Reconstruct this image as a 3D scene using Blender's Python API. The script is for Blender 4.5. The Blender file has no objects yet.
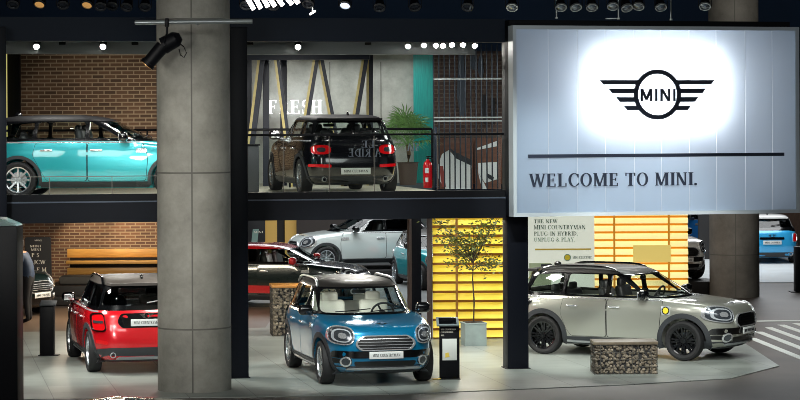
import bpy, bmesh, math, random
import numpy as np
from mathutils import Vector, Matrix
from mathutils.bvhtree import BVHTree
random.seed(7)
PI = math.pi
sc = bpy.context.scene
C = sc.collection
R = math.radians

# ------------------------------------------------------------------ survey
F, HZ, CAMH, ROLL = 2400.0, 125.0, 4.08, 0.0044
K = 1.049
def at(px, py, Y):
    u, v = px - 400, py - HZ
    u, v = u - ROLL * v, v + ROLL * u
    return Vector((u * Y / F, Y, CAMH - v * Y / F))
def ground(px, py, z=0.0):
    u, v = px - 400, py - HZ
    v2 = v + ROLL * u
    return at(px, py, F * (CAMH - z) / v2)

cam = bpy.data.objects.new('camera', bpy.data.cameras.new('camera'))
C.objects.link(cam)
cam.matrix_world = Matrix.Translation((0, 0, CAMH)) @ Matrix.Rotation(PI / 2, 4, 'X') @ Matrix.Rotation(-ROLL, 4, 'Z')
cam.data.sensor_width = 36
cam.data.lens = F / 800 * 36
cam.data.shift_y = -(200 - HZ) / 800
cam.data.clip_start = 1; cam.data.clip_end = 400
sc.camera = cam
sc.view_settings.view_transform = 'Standard'
sc.view_settings.look = 'None'
sc.view_settings.exposure = 0.0
sc.cycles.filter_width = .9

# ------------------------------------------------------------------ materials
def nodes(name):
    m = bpy.data.materials.new(name); m.use_nodes = True
    nt = m.node_tree
    return m, nt, nt.nodes['Principled BSDF']
def srgb(h):
    if isinstance(h, str):
        h = h.lstrip('#'); c = [int(h[i:i + 2], 16) / 255 for i in (0, 2, 4)]
    else: c = h
    return tuple([(x / 12.92 if x <= .04045 else ((x + .055) / 1.055) ** 2.4) for x in c]) + (1,)
def mat(name, col, rough=.5, metal=0, coat=0, emis=None, es=0, noise=0, nscale=8, spec=.5):
    m, nt, b = nodes(name)
    col = srgb(col)
    b.inputs['Base Color'].default_value = col
    b.inputs['Roughness'].default_value = rough
    b.inputs['Metallic'].default_value = metal
    b.inputs['Coat Weight'].default_value = coat
    b.inputs['Coat Roughness'].default_value = .03
    b.inputs['Specular IOR Level'].default_value = spec
    if emis:
        b.inputs['Emission Color'].default_value = srgb(emis)
        b.inputs['Emission Strength'].default_value = es
    if noise:
        tc = nt.nodes.new('ShaderNodeTexCoord'); n = nt.nodes.new('ShaderNodeTexNoise')
        n.inputs['Scale'].default_value = nscale; n.inputs['Detail'].default_value = 5
        nt.links.new(tc.outputs['Object'], n.inputs['Vector'])
        r = nt.nodes.new('ShaderNodeValToRGB')
        r.color_ramp.elements[0].position = .3; r.color_ramp.elements[1].position = .7
        r.color_ramp.elements[0].color = tuple(c * (1 - noise) for c in col[:3]) + (1,)
        r.color_ramp.elements[1].color = tuple(min(1, c * (1 + noise)) for c in col[:3]) + (1,)
        nt.links.new(n.outputs['Fac'], r.inputs['Fac'])
        nt.links.new(r.outputs['Color'], b.inputs['Base Color'])
    return m
def paint(name, col, metal=.35, rough=.3):
    return mat(name, col, rough, metal, 1.0)
def glass(name, tint, refl=1.0):
    m, nt, b = nodes(name); nt.nodes.remove(b)
    out = nt.nodes['Material Output']
    t = nt.nodes.new('ShaderNodeBsdfTransparent'); t.inputs['Color'].default_value = tuple(tint) + (1,)
    g = nt.nodes.new('ShaderNodeBsdfGlossy'); g.inputs['Roughness'].default_value = .02
    f = nt.nodes.new('ShaderNodeLayerWeight'); f.inputs['Blend'].default_value = .5
    pw = nt.nodes.new('ShaderNodeMath'); pw.operation = 'POWER'; pw.inputs[1].default_value = 4.0
    nt.links.new(f.outputs['Facing'], pw.inputs[0])
    mu = nt.nodes.new('ShaderNodeMath'); mu.operation = 'MULTIPLY_ADD'; mu.inputs[1].default_value = .8 * refl; mu.inputs[2].default_value = .05 * refl
    nt.links.new(pw.outputs[0], mu.inputs[0])
    mx = nt.nodes.new('ShaderNodeMixShader')
    nt.links.new(mu.outputs[0], mx.inputs[0]); nt.links.new(t.outputs[0], mx.inputs[1]); nt.links.new(g.outputs[0], mx.inputs[2])
    nt.links.new(mx.outputs[0], out.inputs['Surface'])
    return m
def brick(name, c1, c2, mortar, w=.25, h=.083):
    m, nt, b = nodes(name)
    tc = nt.nodes.new('ShaderNodeTexCoord'); sp = nt.nodes.new('ShaderNodeSeparateXYZ'); cb = nt.nodes.new('ShaderNodeCombineXYZ')
    nt.links.new(tc.outputs['Object'], sp.inputs[0])
    nt.links.new(sp.outputs['X'], cb.inputs['X']); nt.links.new(sp.outputs['Z'], cb.inputs['Y'])
    t = nt.nodes.new('ShaderNodeTexBrick')
    t.inputs['Scale'].default_value = 1; t.inputs['Brick Width'].default_value = w; t.inputs['Row Height'].default_value = h
    t.inputs['Mortar Size'].default_value = .013; t.inputs['Mortar Smooth'].default_value = .2
    t.inputs['Color1'].default_value = srgb(c1); t.inputs['Color2'].default_value = srgb(c2); t.inputs['Mortar'].default_value = srgb(mortar)
    nt.links.new(cb.outputs[0], t.inputs['Vector'])
    nt.links.new(t.outputs['Color'], b.inputs['Base Color'])
    bp = nt.nodes.new('ShaderNodeBump'); bp.inputs['Strength'].default_value = .6; bp.inputs['Distance'].default_value = .01; bp.invert = True
    nt.links.new(t.outputs['Fac'], bp.inputs['Height']); nt.links.new(bp.outputs[0], b.inputs['Normal'])
    b.inputs['Roughness'].default_value = .75
    return m
def wood(name, c1, c2, sx=1, sz=14, rough=.4):
    m, nt, b = nodes(name)
    tc = nt.nodes.new('ShaderNodeTexCoord'); mp = nt.nodes.new('ShaderNodeMapping')
    mp.inputs['Scale'].default_value = (sx, 6, sz)
    n = nt.nodes.new('ShaderNodeTexNoise'); n.inputs['Scale'].default_value = 3; n.inputs['Detail'].default_value = 4
    r = nt.nodes.new('ShaderNodeValToRGB'); r.color_ramp.elements[0].position = .3; r.color_ramp.elements[1].position = .7
    r.color_ramp.elements[0].color = srgb(c1); r.color_ramp.elements[1].color = srgb(c2)
    nt.links.new(tc.outputs['Object'], mp.inputs[0]); nt.links.new(mp.outputs[0], n.inputs['Vector'])
    nt.links.new(n.outputs['Fac'], r.inputs['Fac']); nt.links.new(r.outputs['Color'], b.inputs['Base Color'])
    b.inputs['Roughness'].default_value = rough
    return m
def tiles(name, c1, c2, seam, size, rough, rot):
    m, nt, b = nodes(name)
    tc = nt.nodes.new('ShaderNodeTexCoord'); mp = nt.nodes.new('ShaderNodeMapping'); mp.inputs['Rotation'].default_value = (0, 0, rot)
    t = nt.nodes.new('ShaderNodeTexBrick'); t.offset = 0
    t.inputs['Scale'].default_value = 1; t.inputs['Brick Width'].default_value = size; t.inputs['Row Height'].default_value = size
    t.inputs['Mortar Size'].default_value = .008
    t.inputs['Color1'].default_value = srgb(c1); t.inputs['Color2'].default_value = srgb(c2); t.inputs['Mortar'].default_value = srgb(seam)
    n = nt.nodes.new('ShaderNodeTexNoise'); n.inputs['Scale'].default_value = 1.3; n.inputs['Detail'].default_value = 6
    mx = nt.nodes.new('ShaderNodeMix'); mx.data_type = 'RGBA'; mx.blend_type = 'MULTIPLY'
    rr = nt.nodes.new('ShaderNodeValToRGB'); rr.color_ramp.elements[0].position = .3; rr.color_ramp.elements[0].color = (.72, .72, .72, 1); rr.color_ramp.elements[1].position = .7
    nt.links.new(tc.outputs['Object'], mp.inputs[0]); nt.links.new(mp.outputs[0], t.inputs['Vector']); nt.links.new(tc.outputs['Object'], n.inputs['Vector'])
    nt.links.new(n.outputs['Fac'], rr.inputs['Fac'])
    mx.inputs['Factor'].default_value = 1
    nt.links.new(t.outputs['Color'], mx.inputs['A']); nt.links.new(rr.outputs['Color'], mx.inputs['B'])
    nt.links.new(mx.outputs['Result'], b.inputs['Base Color'])
    b.inputs['Roughness'].default_value = rough
    return m
def concrete(name, col, seam_x=None):
    m, nt, b = nodes(name)
    tc = nt.nodes.new('ShaderNodeTexCoord')
    n = nt.nodes.new('ShaderNodeTexNoise'); n.inputs['Scale'].default_value = 1.6; n.inputs['Detail'].default_value = 10; n.inputs['Roughness'].default_value = .7
    r = nt.nodes.new('ShaderNodeValToRGB'); c = srgb(col)
    r.color_ramp.elements[0].position = .28; r.color_ramp.elements[0].color = tuple(x * .6 for x in c[:3]) + (1,)
    r.color_ramp.elements[1].position = .72; r.color_ramp.elements[1].color = tuple(x * 1.25 for x in c[:3]) + (1,)
    nt.links.new(tc.outputs['Object'], n.inputs['Vector']); nt.links.new(n.outputs['Fac'], r.inputs['Fac'])
    v = nt.nodes.new('ShaderNodeTexNoise'); v.inputs['Scale'].default_value = 14; v.inputs['Detail'].default_value = 3
    nt.links.new(tc.outputs['Object'], v.inputs['Vector'])
    bp = nt.nodes.new('ShaderNodeBump'); bp.inputs['Strength'].default_value = .25; bp.inputs['Distance'].default_value = .02
    nt.links.new(v.outputs['Fac'], bp.inputs['Height']); nt.links.new(bp.outputs[0], b.inputs['Normal'])
    nt.links.new(r.outputs['Color'], b.inputs['Base Color'])
    b.inputs['Roughness'].default_value = .7
    return m

M = {}
M['black'] = mat('black_powder_coat', '#07080c', .5, spec=.15)
M['fascia'] = mat('fascia_black', '#090c13', .5, noise=.2, nscale=2, spec=.15)
M['plastic'] = mat('black_plastic', '#2a2d31', .55)
M['trimblk'] = mat('gloss_black_trim', '#08090b', .15, 0, .8)
M['roofblk'] = mat('roof_black', '#1f1d1b', .5, 0, .08, spec=.35)
M['roofdark'] = mat('roof_deep_black', '#0d0d0f', .6, 0, 0, spec=.12)
M['tyre'] = mat('tyre_rubber', '#141416', .75)
M['chrome'] = mat('chrome', '#e6e8ea', .16, .75)
M['alloy'] = mat('silver_alloy', '#c9ced2', .25, .9)
M['alloyblk'] = mat('black_alloy', '#121316', .22, .3, .6)
M['silver'] = mat('satin_silver', '#b9bdc0', .3, .8)
M['plate'] = mat('plate_white', '#cfd2d0', .4)
M['ink'] = mat('black_ink', '#15171b', .6)
M['carglass'] = glass('car_glass', (.86, .92, .90), 1.1)
M['darkglass'] = glass('privacy_glass', (.09, .11, .12), 1.3)
M['lens'] = mat('headlamp_lens', '#ccd2d8', .15, .4, 1)
M['lensdark'] = mat('headlamp_inner', '#474c52', .2, .5, 1)
M['redlens'] = mat('tail_lamp_red', '#c00d14', .12, 0, 1, '#ff1010', .12)
M['grille'] = mat('grille_black', '#0a0b0d', .35)
M['dash'] = mat('dark_interior', '#1e2022', .6)
M['seatlight'] = mat('light_grey_leather', '#d2d0c4', .5)
M['seatdark'] = mat('dark_leather', '#2b2b2d', .5)
M['emblem'] = mat('emblem_silver', '#d5d8da', .15, 1)
M['yellowdot'] = mat('yellow_enamel', '#e8d23a', .3)

# ------------------------------------------------------------------ mesh helpers
def new_mesh(bm, name, mats, smooth=True, angle=38):
    me = bpy.data.meshes.new(name)
    bm.to_mesh(me); bm.free()
    for m in (mats if isinstance(mats, (list, tuple)) else [mats]): me.materials.append(m)
    if smooth and len(me.polygons):
        me.shade_smooth(); me.set_sharp_from_angle(angle=R(angle))
    return me
def link(name, me, parent=None, loc=None, rotz=None):
    o = bpy.data.objects.new(name, me); C.objects.link(o)
    if parent is not None: o.parent = parent
    if loc is not None: o.location = loc
    if rotz is not None: o.rotation_euler = (0, 0, rotz)
    return o
def obj(name, bm, m, parent=None, loc=None, rotz=None, smooth=True, angle=38):
    return link(name, new_mesh(bm, name, m, smooth, angle), parent, loc, rotz)
def tag(o, label=None, cat=None, group=None, kind=None):
    if label: o['label'] = label
    if cat: o['category'] = cat
    if group: o['group'] = group
    if kind: o['kind'] = kind
    return o
def thing(name, label, cat, loc=(0, 0, 0), rotz=0, group=None):
    o = bpy.data.objects.new(name, None); C.objects.link(o)
    o.empty_display_size = .2; o.location = loc; o.rotation_euler = (0, 0, rotz)
    return tag(o, label, cat, group)
def struct(name, bm, m, loc=None, rotz=None, smooth=True):
    o = obj(name, bm, m, None, loc, rotz, smooth); o['kind'] = 'structure'
    return o
def B(): return bmesh.new()
def box(bm, c, s, bev=0, rot=None, mi=0, seg=2):
    g = bmesh.ops.create_cube(bm, size=1)
    vs = g['verts']
    mtx = Matrix.Diagonal((s[0], s[1], s[2], 1))
    bmesh.ops.transform(bm, matrix=mtx, verts=vs)
    if bev:
        es = list({e for v in vs for e in v.link_edges})
        r = bmesh.ops.bevel(bm, geom=es, offset=bev, segments=seg, affect='EDGES', profile=.5)
        vs = list({v for f in r['faces'] for v in f.verts} | {v for v in vs if v.is_valid})
    m2 = Matrix.Translation(c)
    if rot is not None: m2 = m2 @ rot
    bmesh.ops.transform(bm, matrix=m2, verts=vs)
    if mi:
        for f in {f for v in vs for f in v.link_faces}: f.material_index = mi
    return vs
def cyl(bm, p0, p1, r0, r1=None, seg=16, cap=True, mi=0):
    p0, p1 = Vector(p0), Vector(p1); r1 = r0 if r1 is None else r1
    d = p1 - p0; L = d.length
    g = bmesh.ops.create_cone(bm, cap_ends=cap, segments=seg, radius1=max(r0, 1e-5), radius2=max(r1, 1e-5), depth=L)
    q = Vector((0, 0, 1)).rotation_difference(d.normalized()).to_matrix().to_4x4()
    bmesh.ops.transform(bm, matrix=Matrix.Translation((p0 + p1) / 2) @ q, verts=g['verts'])
    if mi:
        for f in {f for v in g['verts'] for f in v.link_faces}: f.material_index = mi
    return g['verts']
def ball(bm, c, s, seg=16, rings=10):
    g = bmesh.ops.create_uvsphere(bm, u_segments=seg, v_segments=rings, radius=1)
    bmesh.ops.transform(bm, matrix=Matrix.Translation(c) @ Matrix.Diagonal((s[0], s[1], s[2], 1)), verts=g['verts'])
    return g['verts']
def lathe(bm, prof, seg=32, mtx=None, closed=False, mi=0):
    """profile (r, h) revolved around local z"""
    rings = []
    for r, h in prof:
        ring = []
        for k in range(seg):
            a = 2 * PI * k / seg
            v = Vector((r * math.cos(a), r * math.sin(a), h))
            ring.append(bm.verts.new(mtx @ v if mtx is not None else v))
        rings.append(ring)
    n = len(rings)
    for i in range(n if closed else n - 1):
        a, b = rings[i], rings[(i + 1) % n]
        for k in range(seg):
            f = bm.faces.new((a[k], a[(k + 1) % seg], b[(k + 1) % seg], b[k])); f.material_index = mi
    return rings
def tube(bm, pts, r, seg=10, caps=True):
    pts = [Vector(p) for p in pts]; rings = []
    rs = r if isinstance(r, (list, tuple)) else [r] * len(pts)
    up = Vector((0, 0, 1))
    for i, p in enumerate(pts):
        d = (pts[min(i + 1, len(pts) - 1)] - pts[max(i - 1, 0)]).normalized()
        u = d.cross(up)
        if u.length < 1e-3: u = d.cross(Vector((1, 0, 0)))
        u.normalize(); w = d.cross(u)
        rings.append([bm.verts.new(p + (u * math.cos(2 * PI * k / seg) + w * math.sin(2 * PI * k / seg)) * rs[i]) for k in range(seg)])
    for a, b in zip(rings, rings[1:]):
        for k in range(seg): bm.faces.new((a[k], a[(k + 1) % seg], b[(k + 1) % seg], b[k]))
    if caps:
        bm.faces.new(rings[0][::-1]); bm.faces.new(rings[-1])
def prism(bm, poly, fn, lo, hi):
    a = [bm.verts.new(fn(p, lo)) for p in poly]; b = [bm.verts.new(fn(p, hi)) for p in poly]
    n = len(poly)
    bm.faces.new(a); bm.faces.new(b[::-1])
    for k in range(n): bm.faces.new((a[k], b[k], b[(k + 1) % n], a[(k + 1) % n]))
    bmesh.ops.recalc_face_normals(bm, faces=bm.faces)
FX = lambda p, t: Vector((t, p[0], p[1]))
FY = lambda p, t: Vector((p[0], t, p[1]))
FZ = lambda p, t: Vector((p[0], p[1], t))
def boolean(me, cutters):
    o = bpy.data.objects.new('tmp', me); C.objects.link(o); tmp = []
    for cme in cutters:
        c = bpy.data.objects.new('tmpc', cme); C.objects.link(c); tmp.append(c)
        md = o.modifiers.new('b', 'BOOLEAN'); md.object = c; md.operation = 'DIFFERENCE'; md.solver = 'EXACT'
    dg = bpy.context.evaluated_depsgraph_get(); dg.update()
    r = bpy.data.meshes.new_from_object(o.evaluated_get(dg))
    for c in tmp: bpy.data.objects.remove(c)
    bpy.data.objects.remove(o)
    return r
def cut_mesh(bm):
    bmesh.ops.recalc_face_normals(bm, faces=bm.faces)
    me = bpy.data.meshes.new('cut'); bm.to_mesh(me); bm.free(); return me

# ------------------------------------------------------------------ lettering (own outline alphabet, capital height 1)
def ell(cx, cy, rx, ry, ix, iy, a0, a1, n=18, icx=None):
    icx = cx if icx is None else icx
    out = []
    for k in range(n):
        t0, t1 = R(a0 + (a1 - a0) * k / n), R(a0 + (a1 - a0) * (k + 1) / n)
        out.append([(cx + rx * math.cos(t0), cy + ry * math.sin(t0)), (cx + rx * math.cos(t1), cy + ry * math.sin(t1)),
                    (icx + ix * math.cos(t1), cy + iy * math.sin(t1)), (icx + ix * math.cos(t0), cy + iy * math.sin(t0))])
    return out
def rc(x0, y0, x1, y1): return [(x0, y0), (x1, y0), (x1, y1), (x0, y1)]
def dg_(x0, y0, x1, y1, w): return [(x0 - w / 2, y0), (x0 + w / 2, y0), (x1 + w / 2, y1), (x1 - w / 2, y1)]
T, t_, S_ = .18, .075, .075
def stem(x, w=T, y0=0, y1=1, sb=True, stp=True):
    p = [rc(x, y0, x + w, y1)]
    if sb: p.append(rc(x - S_, y0, x + w + S_, y0 + .045))
    if stp: p.append(rc(x - S_, y1 - .045, x + w + S_, y1))
    return p
def glyph(ch):
    if ch == 'I': return stem(.1), .35
    if ch in 'EF':
        p = stem(.1) + [rc(.1, .95, .62, 1), rc(.57, .78, .62, 1), rc(.2, .49, .52, .54), rc(.48, .40, .52, .63)]
        if ch == 'E': p += [rc(.1, 0, .66, .05), rc(.61, 0, .66, .24)]
        else: pass
        return p, .74
    if ch == 'L': return stem(.1) + [rc(.1, 0, .64, .05), rc(.59, 0, .64, .26)], .70
    if ch == 'T': return stem(.29, stp=False) + [rc(.02, .95, .71, 1), rc(.02, .76, .07, 1), rc(.66, .76, .71, 1)], .74
    if ch == 'H': return stem(.1) + stem(.55) + [rc(.2, .48, .6, .53)], .82
    if ch == 'N': return stem(.1, t_) + stem(.66, t_, sb=False) + [dg_(.14, 1, .65, 0, .17)], .85
    if ch == 'M': return stem(.1, t_) + stem(.78, T) + [dg_(.15, 1, .47, 0, .16), dg_(.80, 1, .47, 0, t_)], 1.06
    if ch == 'W': return [dg_(.10, 1, .35, 0, .16), dg_(.60, 1, .36, 0, t_), dg_(.56, 1, .81, 0, .16), dg_(1.06, 1, .82, 0, t_), rc(-.03, .955, .24, 1), rc(.44, .955, .72, 1), rc(.95, .955, 1.17, 1)], 1.14
    if ch == 'A': return [dg_(.08, 0, .40, 1, t_), dg_(.66, 0, .40, 1, .16), rc(.2, .32, .55, .37), rc(-.02, 0, .2, .045), rc(.52, 0, .82, .045)], .82
    if ch == 'Y': return [rc(.32, 0, .46, .5), rc(.24, 0, .54, .045), dg_(.12, 1, .39, .45, .16), dg_(.68, 1, .41, .45, t_), rc(-.02, .955, .25, 1), rc(.56, .955, .8, 1)], .78
    if ch == 'O': return ell(.44, .5, .40, .52, .25, .47, 0, 360, 36), .88
    if ch == 'C': return ell(.44, .5, .40, .52, .27, .47, 42, 318, 30, .47) + [rc(.70, .68, .75, .95), rc(.72, .12, .76, .28)], .80
    if ch == 'G': return ell(.44, .5, .40, .52, .27, .47, 42, 330, 30, .47) + [rc(.70, .68, .75, .95), rc(.64, .03, .78, .42), rc(.54, .38, .88, .42)], .9
    if ch == 'D': return stem(.1) + ell(.22, .5, .56, .5, .41, .45, -90, 90, 20), .86
    if ch == 'P': return stem(.1) + ell(.24, .74, .40, .26, .25, .215, -90, 90, 14), .68
    if ch == 'R': return stem(.1) + ell(.24, .745, .38, .255, .23, .21, -90, 90, 14) + [dg_(.68, 0, .34, .5, .16), rc(.58, 0, .8, .045)], .78
    if ch == 'B': return stem(.1) + ell(.24, .76, .34, .24, .20, .195, -90, 90, 14) + ell(.24, .27, .40, .27, .25, .225, -90, 90, 14), .72
    if ch == 'U': return stem(.1, T, .3, 1, False) + stem(.62, t_, .3, 1, False) + ell(.39, .32, .29, .34, .19, .29, 180, 360, 16, .435), .84
    if ch == 'S':
        return ell(.32, .74, .25, .28, .13, .23, 35, 250, 14) + ell(.32, .27, .27, .29, .14, .24, -145, 75, 14) + [dg_(.5, .38, .16, .62, .2), rc(.50, .72, .55, .96), rc(.08, .04, .13, .3)], .66
    if ch == 'J': return stem(.24, T, .1, 1, False) + ell(.2, .12, .19, .2, .07, .15, 180, 360, 10), .5
    if ch == 'K': return stem(.1) + [dg_(.24, .45, .64, 1, t_), dg_(.72, 0, .38, .58, .16), rc(.55, .955, .76, 1), rc(.6, 0, .84, .045)], .82
    if ch == '&': return ell(.34, .76, .2, .26, .1, .21, 0, 360, 16) + ell(.34, .27, .30, .29, .17, .24, 40, 330, 16) + [dg_(.74, 0, .26, .7, .14)], .82
    if ch == '.': return ell(.12, .08, .09, .09, 0, 0, 0, 360, 12), .25
    if ch == '-': return [rc(.06, .36, .36, .44)], .42
    return [], .34
def sans(ch):
    w = .17
    if ch == 'M': return [rc(0, 0, w, 1), rc(.66, 0, .66 + w, 1), dg_(.10, 1, .415, .12, .19), dg_(.73, 1, .415, .12, .19)], .83
    if ch == 'I': return [rc(0, 0, w, 1)], w
    if ch == 'N': return [rc(0, 0, w, 1), rc(.54, 0, .54 + w, 1), dg_(.10, 1, .61, 0, .19)], .71
    return [], .3
def text_width(s, font=glyph, gap=.06):
    return sum(font(c)[1] + gap for c in s) - gap
def text(bm, s, h, fn, x0=0, y0=0, font=glyph, gap=.06, depth=.02, width=None, mirror=False):
    """fn maps (x, y, depth) to 3D; letters of height h start at (x0, y0)"""
    sx = h if width is None else width / text_width(s, font, gap)
    x = 0
    for i, ch in enumerate(s):
        polys, adv = glyph(ch) if font is glyph else font(ch)
        for j, p in enumerate(polys):
            q = [(x0 + (x + a) * sx * (-1 if mirror else 1), y0 + b * h) for a, b in p]
            dd = depth * (1 + .02 * (j % 3))
            f = [bm.verts.new(fn(a, b, dd)) for a, b in q]; k = [bm.verts.new(fn(a, b, 0)) for a, b in q]
            try:
                bm.faces.new(f)
                for n in range(len(q)): bm.faces.new((f[n], k[n], k[(n + 1) % len(q)], f[(n + 1) % len(q)]))
            except ValueError: pass
        x += adv + gap
    bmesh.ops.recalc_face_normals(bm, faces=bm.faces)

def words(parent, m, s, h, fn, x0, y0, depth, width, mirror=False, gap=.06, name='lettering'):
    k = width / text_width(s, glyph, gap); x = 0
    for w in s.split(' '):
        bm = B(); ww = text_width(w, glyph, gap)
        text(bm, w, h, fn, x0 + x * k * (-1 if mirror else 1), y0, gap=gap, depth=depth, width=ww * k, mirror=mirror)
        obj(name, bm, m, parent, smooth=False)
        x += ww + 2 * gap + glyph(' ')[1]
# ------------------------------------------------------------------ cars
def pchip(xs, ys, x):
    xs, ys = np.array(xs, float), np.array(ys, float)
    h = np.diff(xs); d = np.diff(ys) / h
    m = np.zeros(len(xs)); m[0], m[-1] = d[0], d[-1]
    for i in range(1, len(xs) - 1):
        if d[i - 1] * d[i] > 0:
            w1, w2 = 2 * h[i] + h[i - 1], h[i] + 2 * h[i - 1]
            m[i] = (w1 + w2) / (w1 / d[i - 1] + w2 / d[i])
    k = min(max(np.searchsorted(xs, x) - 1, 0), len(h) - 1)
    t = (x - xs[k]) / h[k]
    return ((2 * t**3 - 3 * t**2 + 1) * ys[k] + (t**3 - 2 * t**2 + t) * h[k] * m[k] + (-2 * t**3 + 3 * t**2) * ys[k + 1] + (t**3 - t**2) * h[k] * m[k + 1])
class Table:
    def __init__(s, rows, xm=0):
        s.r = rows; s.xm = xm; s.z = [r[0] for r in rows]
    def v(s, z, k): return float(pchip(s.z, [r[k] for r in s.r], min(max(z, s.z[0]), s.z[-1])))
    def ring(s, z, N=128, inset=0):
        xf, xr, W, nf, nr = (s.v(z, k) for k in range(1, 6))
        xf -= inset; xr += inset; W -= inset
        out = []
        for k in range(N):
            a = 2 * PI * (k + .5) / N
            c, q = math.cos(a), math.sin(a)
            n = nf if c > 0 else nr
            L = (xf - s.xm) if c > 0 else (s.xm - xr)
            x = s.xm + L * math.copysign(abs(c) ** (2 / n), c)
            y = W * math.copysign(abs(q) ** (2 / n), q)
            out.append(Vector((x, y, z)))
        return out
    def loft(s, zs, inset=0, N=128):
        bm = bmesh.new(); rings = [[bm.verts.new(p) for p in s.ring(z, N, inset)] for z in zs]
        for a, b in zip(rings, rings[1:]):
            for k in range(N): bm.faces.new((a[k], a[(k + 1) % N], b[(k + 1) % N], b[k]))
        bm.faces.new(rings[0][::-1]); bm.faces.new(rings[-1])
        bmesh.ops.recalc_face_normals(bm, faces=bm.faces)
        return bm
def zlist(a, b, n): return [a + (b - a) * k / (n - 1) for k in range(n)]

def panel(bvh, axis, sgn, off, poly=None, ring=None, depth=.015, grid=.07, strip=None):
    bm = bmesh.new()
    if strip:
        rows = [[bm.verts.new((p[0], p[1], 0)) for p in r_] for r_ in strip]
        for a, b in zip(rows, rows[1:]):
            for k in range(len(a) - 1): bm.faces.new((a[k], a[k + 1], b[k + 1], b[k]))
    elif ring:
        o, i = ring; n = len(o)
        closed = True
        ov = [bm.verts.new((p[0], p[1], 0)) for p in o]; iv = [bm.verts.new((p[0], p[1], 0)) for p in i]
        for k in range(n): bm.faces.new((ov[k], ov[(k + 1) % n], iv[(k + 1) % n], iv[k]))
    else:
        bm.faces.new([bm.verts.new((p[0], p[1], 0)) for p in poly])
        bmesh.ops.triangulate(bm, faces=bm.faces)
        for ax in (0, 1):
            lo = min(v.co[ax] for v in bm.verts); hi = max(v.co[ax] for v in bm.verts)
            n = max(1, int((hi - lo) / grid))
            for k in range(1, n):
                co = [0, 0, 0]; co[ax] = lo + (hi - lo) * k / n; no = [0, 0, 0]; no[ax] = 1
                bmesh.ops.bisect_plane(bm, geom=bm.verts[:] + bm.edges[:] + bm.faces[:], plane_co=co, plane_no=no, dist=1e-5)
    base = {}
    for v in bm.verts:
        a, b = v.co[0], v.co[1]
        if axis == 'x': o, d = Vector((6 * sgn, a, b)), Vector((-sgn, 0, 0))
        elif axis == 'y': o, d = Vector((a, 6 * sgn, b)), Vector((0, -sgn, 0))
        else: o, d = Vector((a, b, 6)), Vector((0, 0, -1))
        h, nrm, _, _ = bvh.ray_cast(o, d)
        if h is None:
            h, nrm, _, _ = bvh.find_nearest(o + d * 5)
            if axis == 'y': h = Vector((a, h.y, b))
            if axis == 'x': h = Vector((h.x, a, b))
        if nrm.dot(d) > 0: nrm = -nrm
        v.co = h + nrm * off; base[v] = h - nrm * depth
    be = [e for e in bm.edges if e.is_boundary]
    nv = {}
    for e in be:
        for v in e.verts:
            if v not in nv: nv[v] = bm.verts.new(base[v])
    for e in be:
        a, b = e.verts
        bm.faces.new((a, b, nv[b], nv[a]))
    bmesh.ops.recalc_face_normals(bm, faces=bm.faces)
    return bm
def sup(cx, cy, rx, ry, n=2.4, N=28, tilt=0):
    out = []
    for k in range(N):
        a = 2 * PI * k / N; c, s = math.cos(a), math.sin(a)
        x, y = rx * math.copysign(abs(c) ** (2 / n), c), ry * math.copysign(abs(s) ** (2 / n), s)
        out.append((cx + x * math.cos(tilt) - y * math.sin(tilt), cy + x * math.sin(tilt) + y * math.cos(tilt)))
    return out
def scale2(p, cx, cy, k, ky=None):
    ky = k if ky is None else ky
    return [(cx + (a - cx) * k, cy + (b - cy) * ky) for a, b in p]
def rounded(pts, r, n=4):
    out = []; N = len(pts)
    for i in range(N):
        p, a, b = Vector(pts[i]), Vector(pts[i - 1]), Vector(pts[(i + 1) % N])
        da, db = (a - p), (b - p); q = min(r, da.length * .45, db.length * .45)
        s, e = p + da.normalized() * q, p + db.normalized() * q
        for k in range(n + 1):
            t = k / n
            out.append(tuple(s * (1 - t)**2 + p * 2 * t * (1 - t) + e * t * t))
    return out
def mirror_y(poly): return [(-a, b) for a, b in poly][::-1]

SPEC = {}
SPEC['crossover'] = dict(
    body=[(.20, 1.90, -1.95, .78, 4.2, 4.5), (.28, 2.05, -2.07, .86, 4.2, 5), (.40, 2.12, -2.12, .895, 4.2, 5.2), (.55, 2.145, -2.145, .905, 4.2, 5.4), (.70, 2.135, -2.13, .91, 4.2, 5.4),
          (.82, 2.10, -2.10, .912, 4.3, 5.4), (.90, 2.03, -2.07, .905, 4.4, 5.4), (.945, 1.93, -2.055, .893, 4.6, 5.4), (.985, 1.70, -2.035, .88, 5, 5.4), (1.015, 1.40, -2.01, .868, 5, 5.4), (1.045, 1.08, -1.98, .85, 5, 5.4)],
    top=[(.98, 1.14, -2.0, .868, 3.3, 5), (1.045, 1.04, -1.98, .845, 3.3, 5), (1.20, .79, -1.93, .79, 3.3, 5), (1.35, .51, -1.86, .735, 3.4, 5), (1.44, .33, -1.79, .70, 3.4, 4.6),
         (1.49, .20, -1.72, .67, 3.4, 4.4), (1.525, .05, -1.60, .615, 3.2, 4), (1.545, -.15, -1.42, .52, 3, 3.5), (1.556, -.45, -1.1, .3, 2.6, 3)],
    belt=1.045, split=1.452, wf=1.315, wr=-1.355, r=.342, track=.785, arch=.39, cladding=.475, sidewin=3, bp=-.12, cp=-.98, winlo=1.082, wintop=1.43, tubf=.72, tubr=-1.8)
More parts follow.
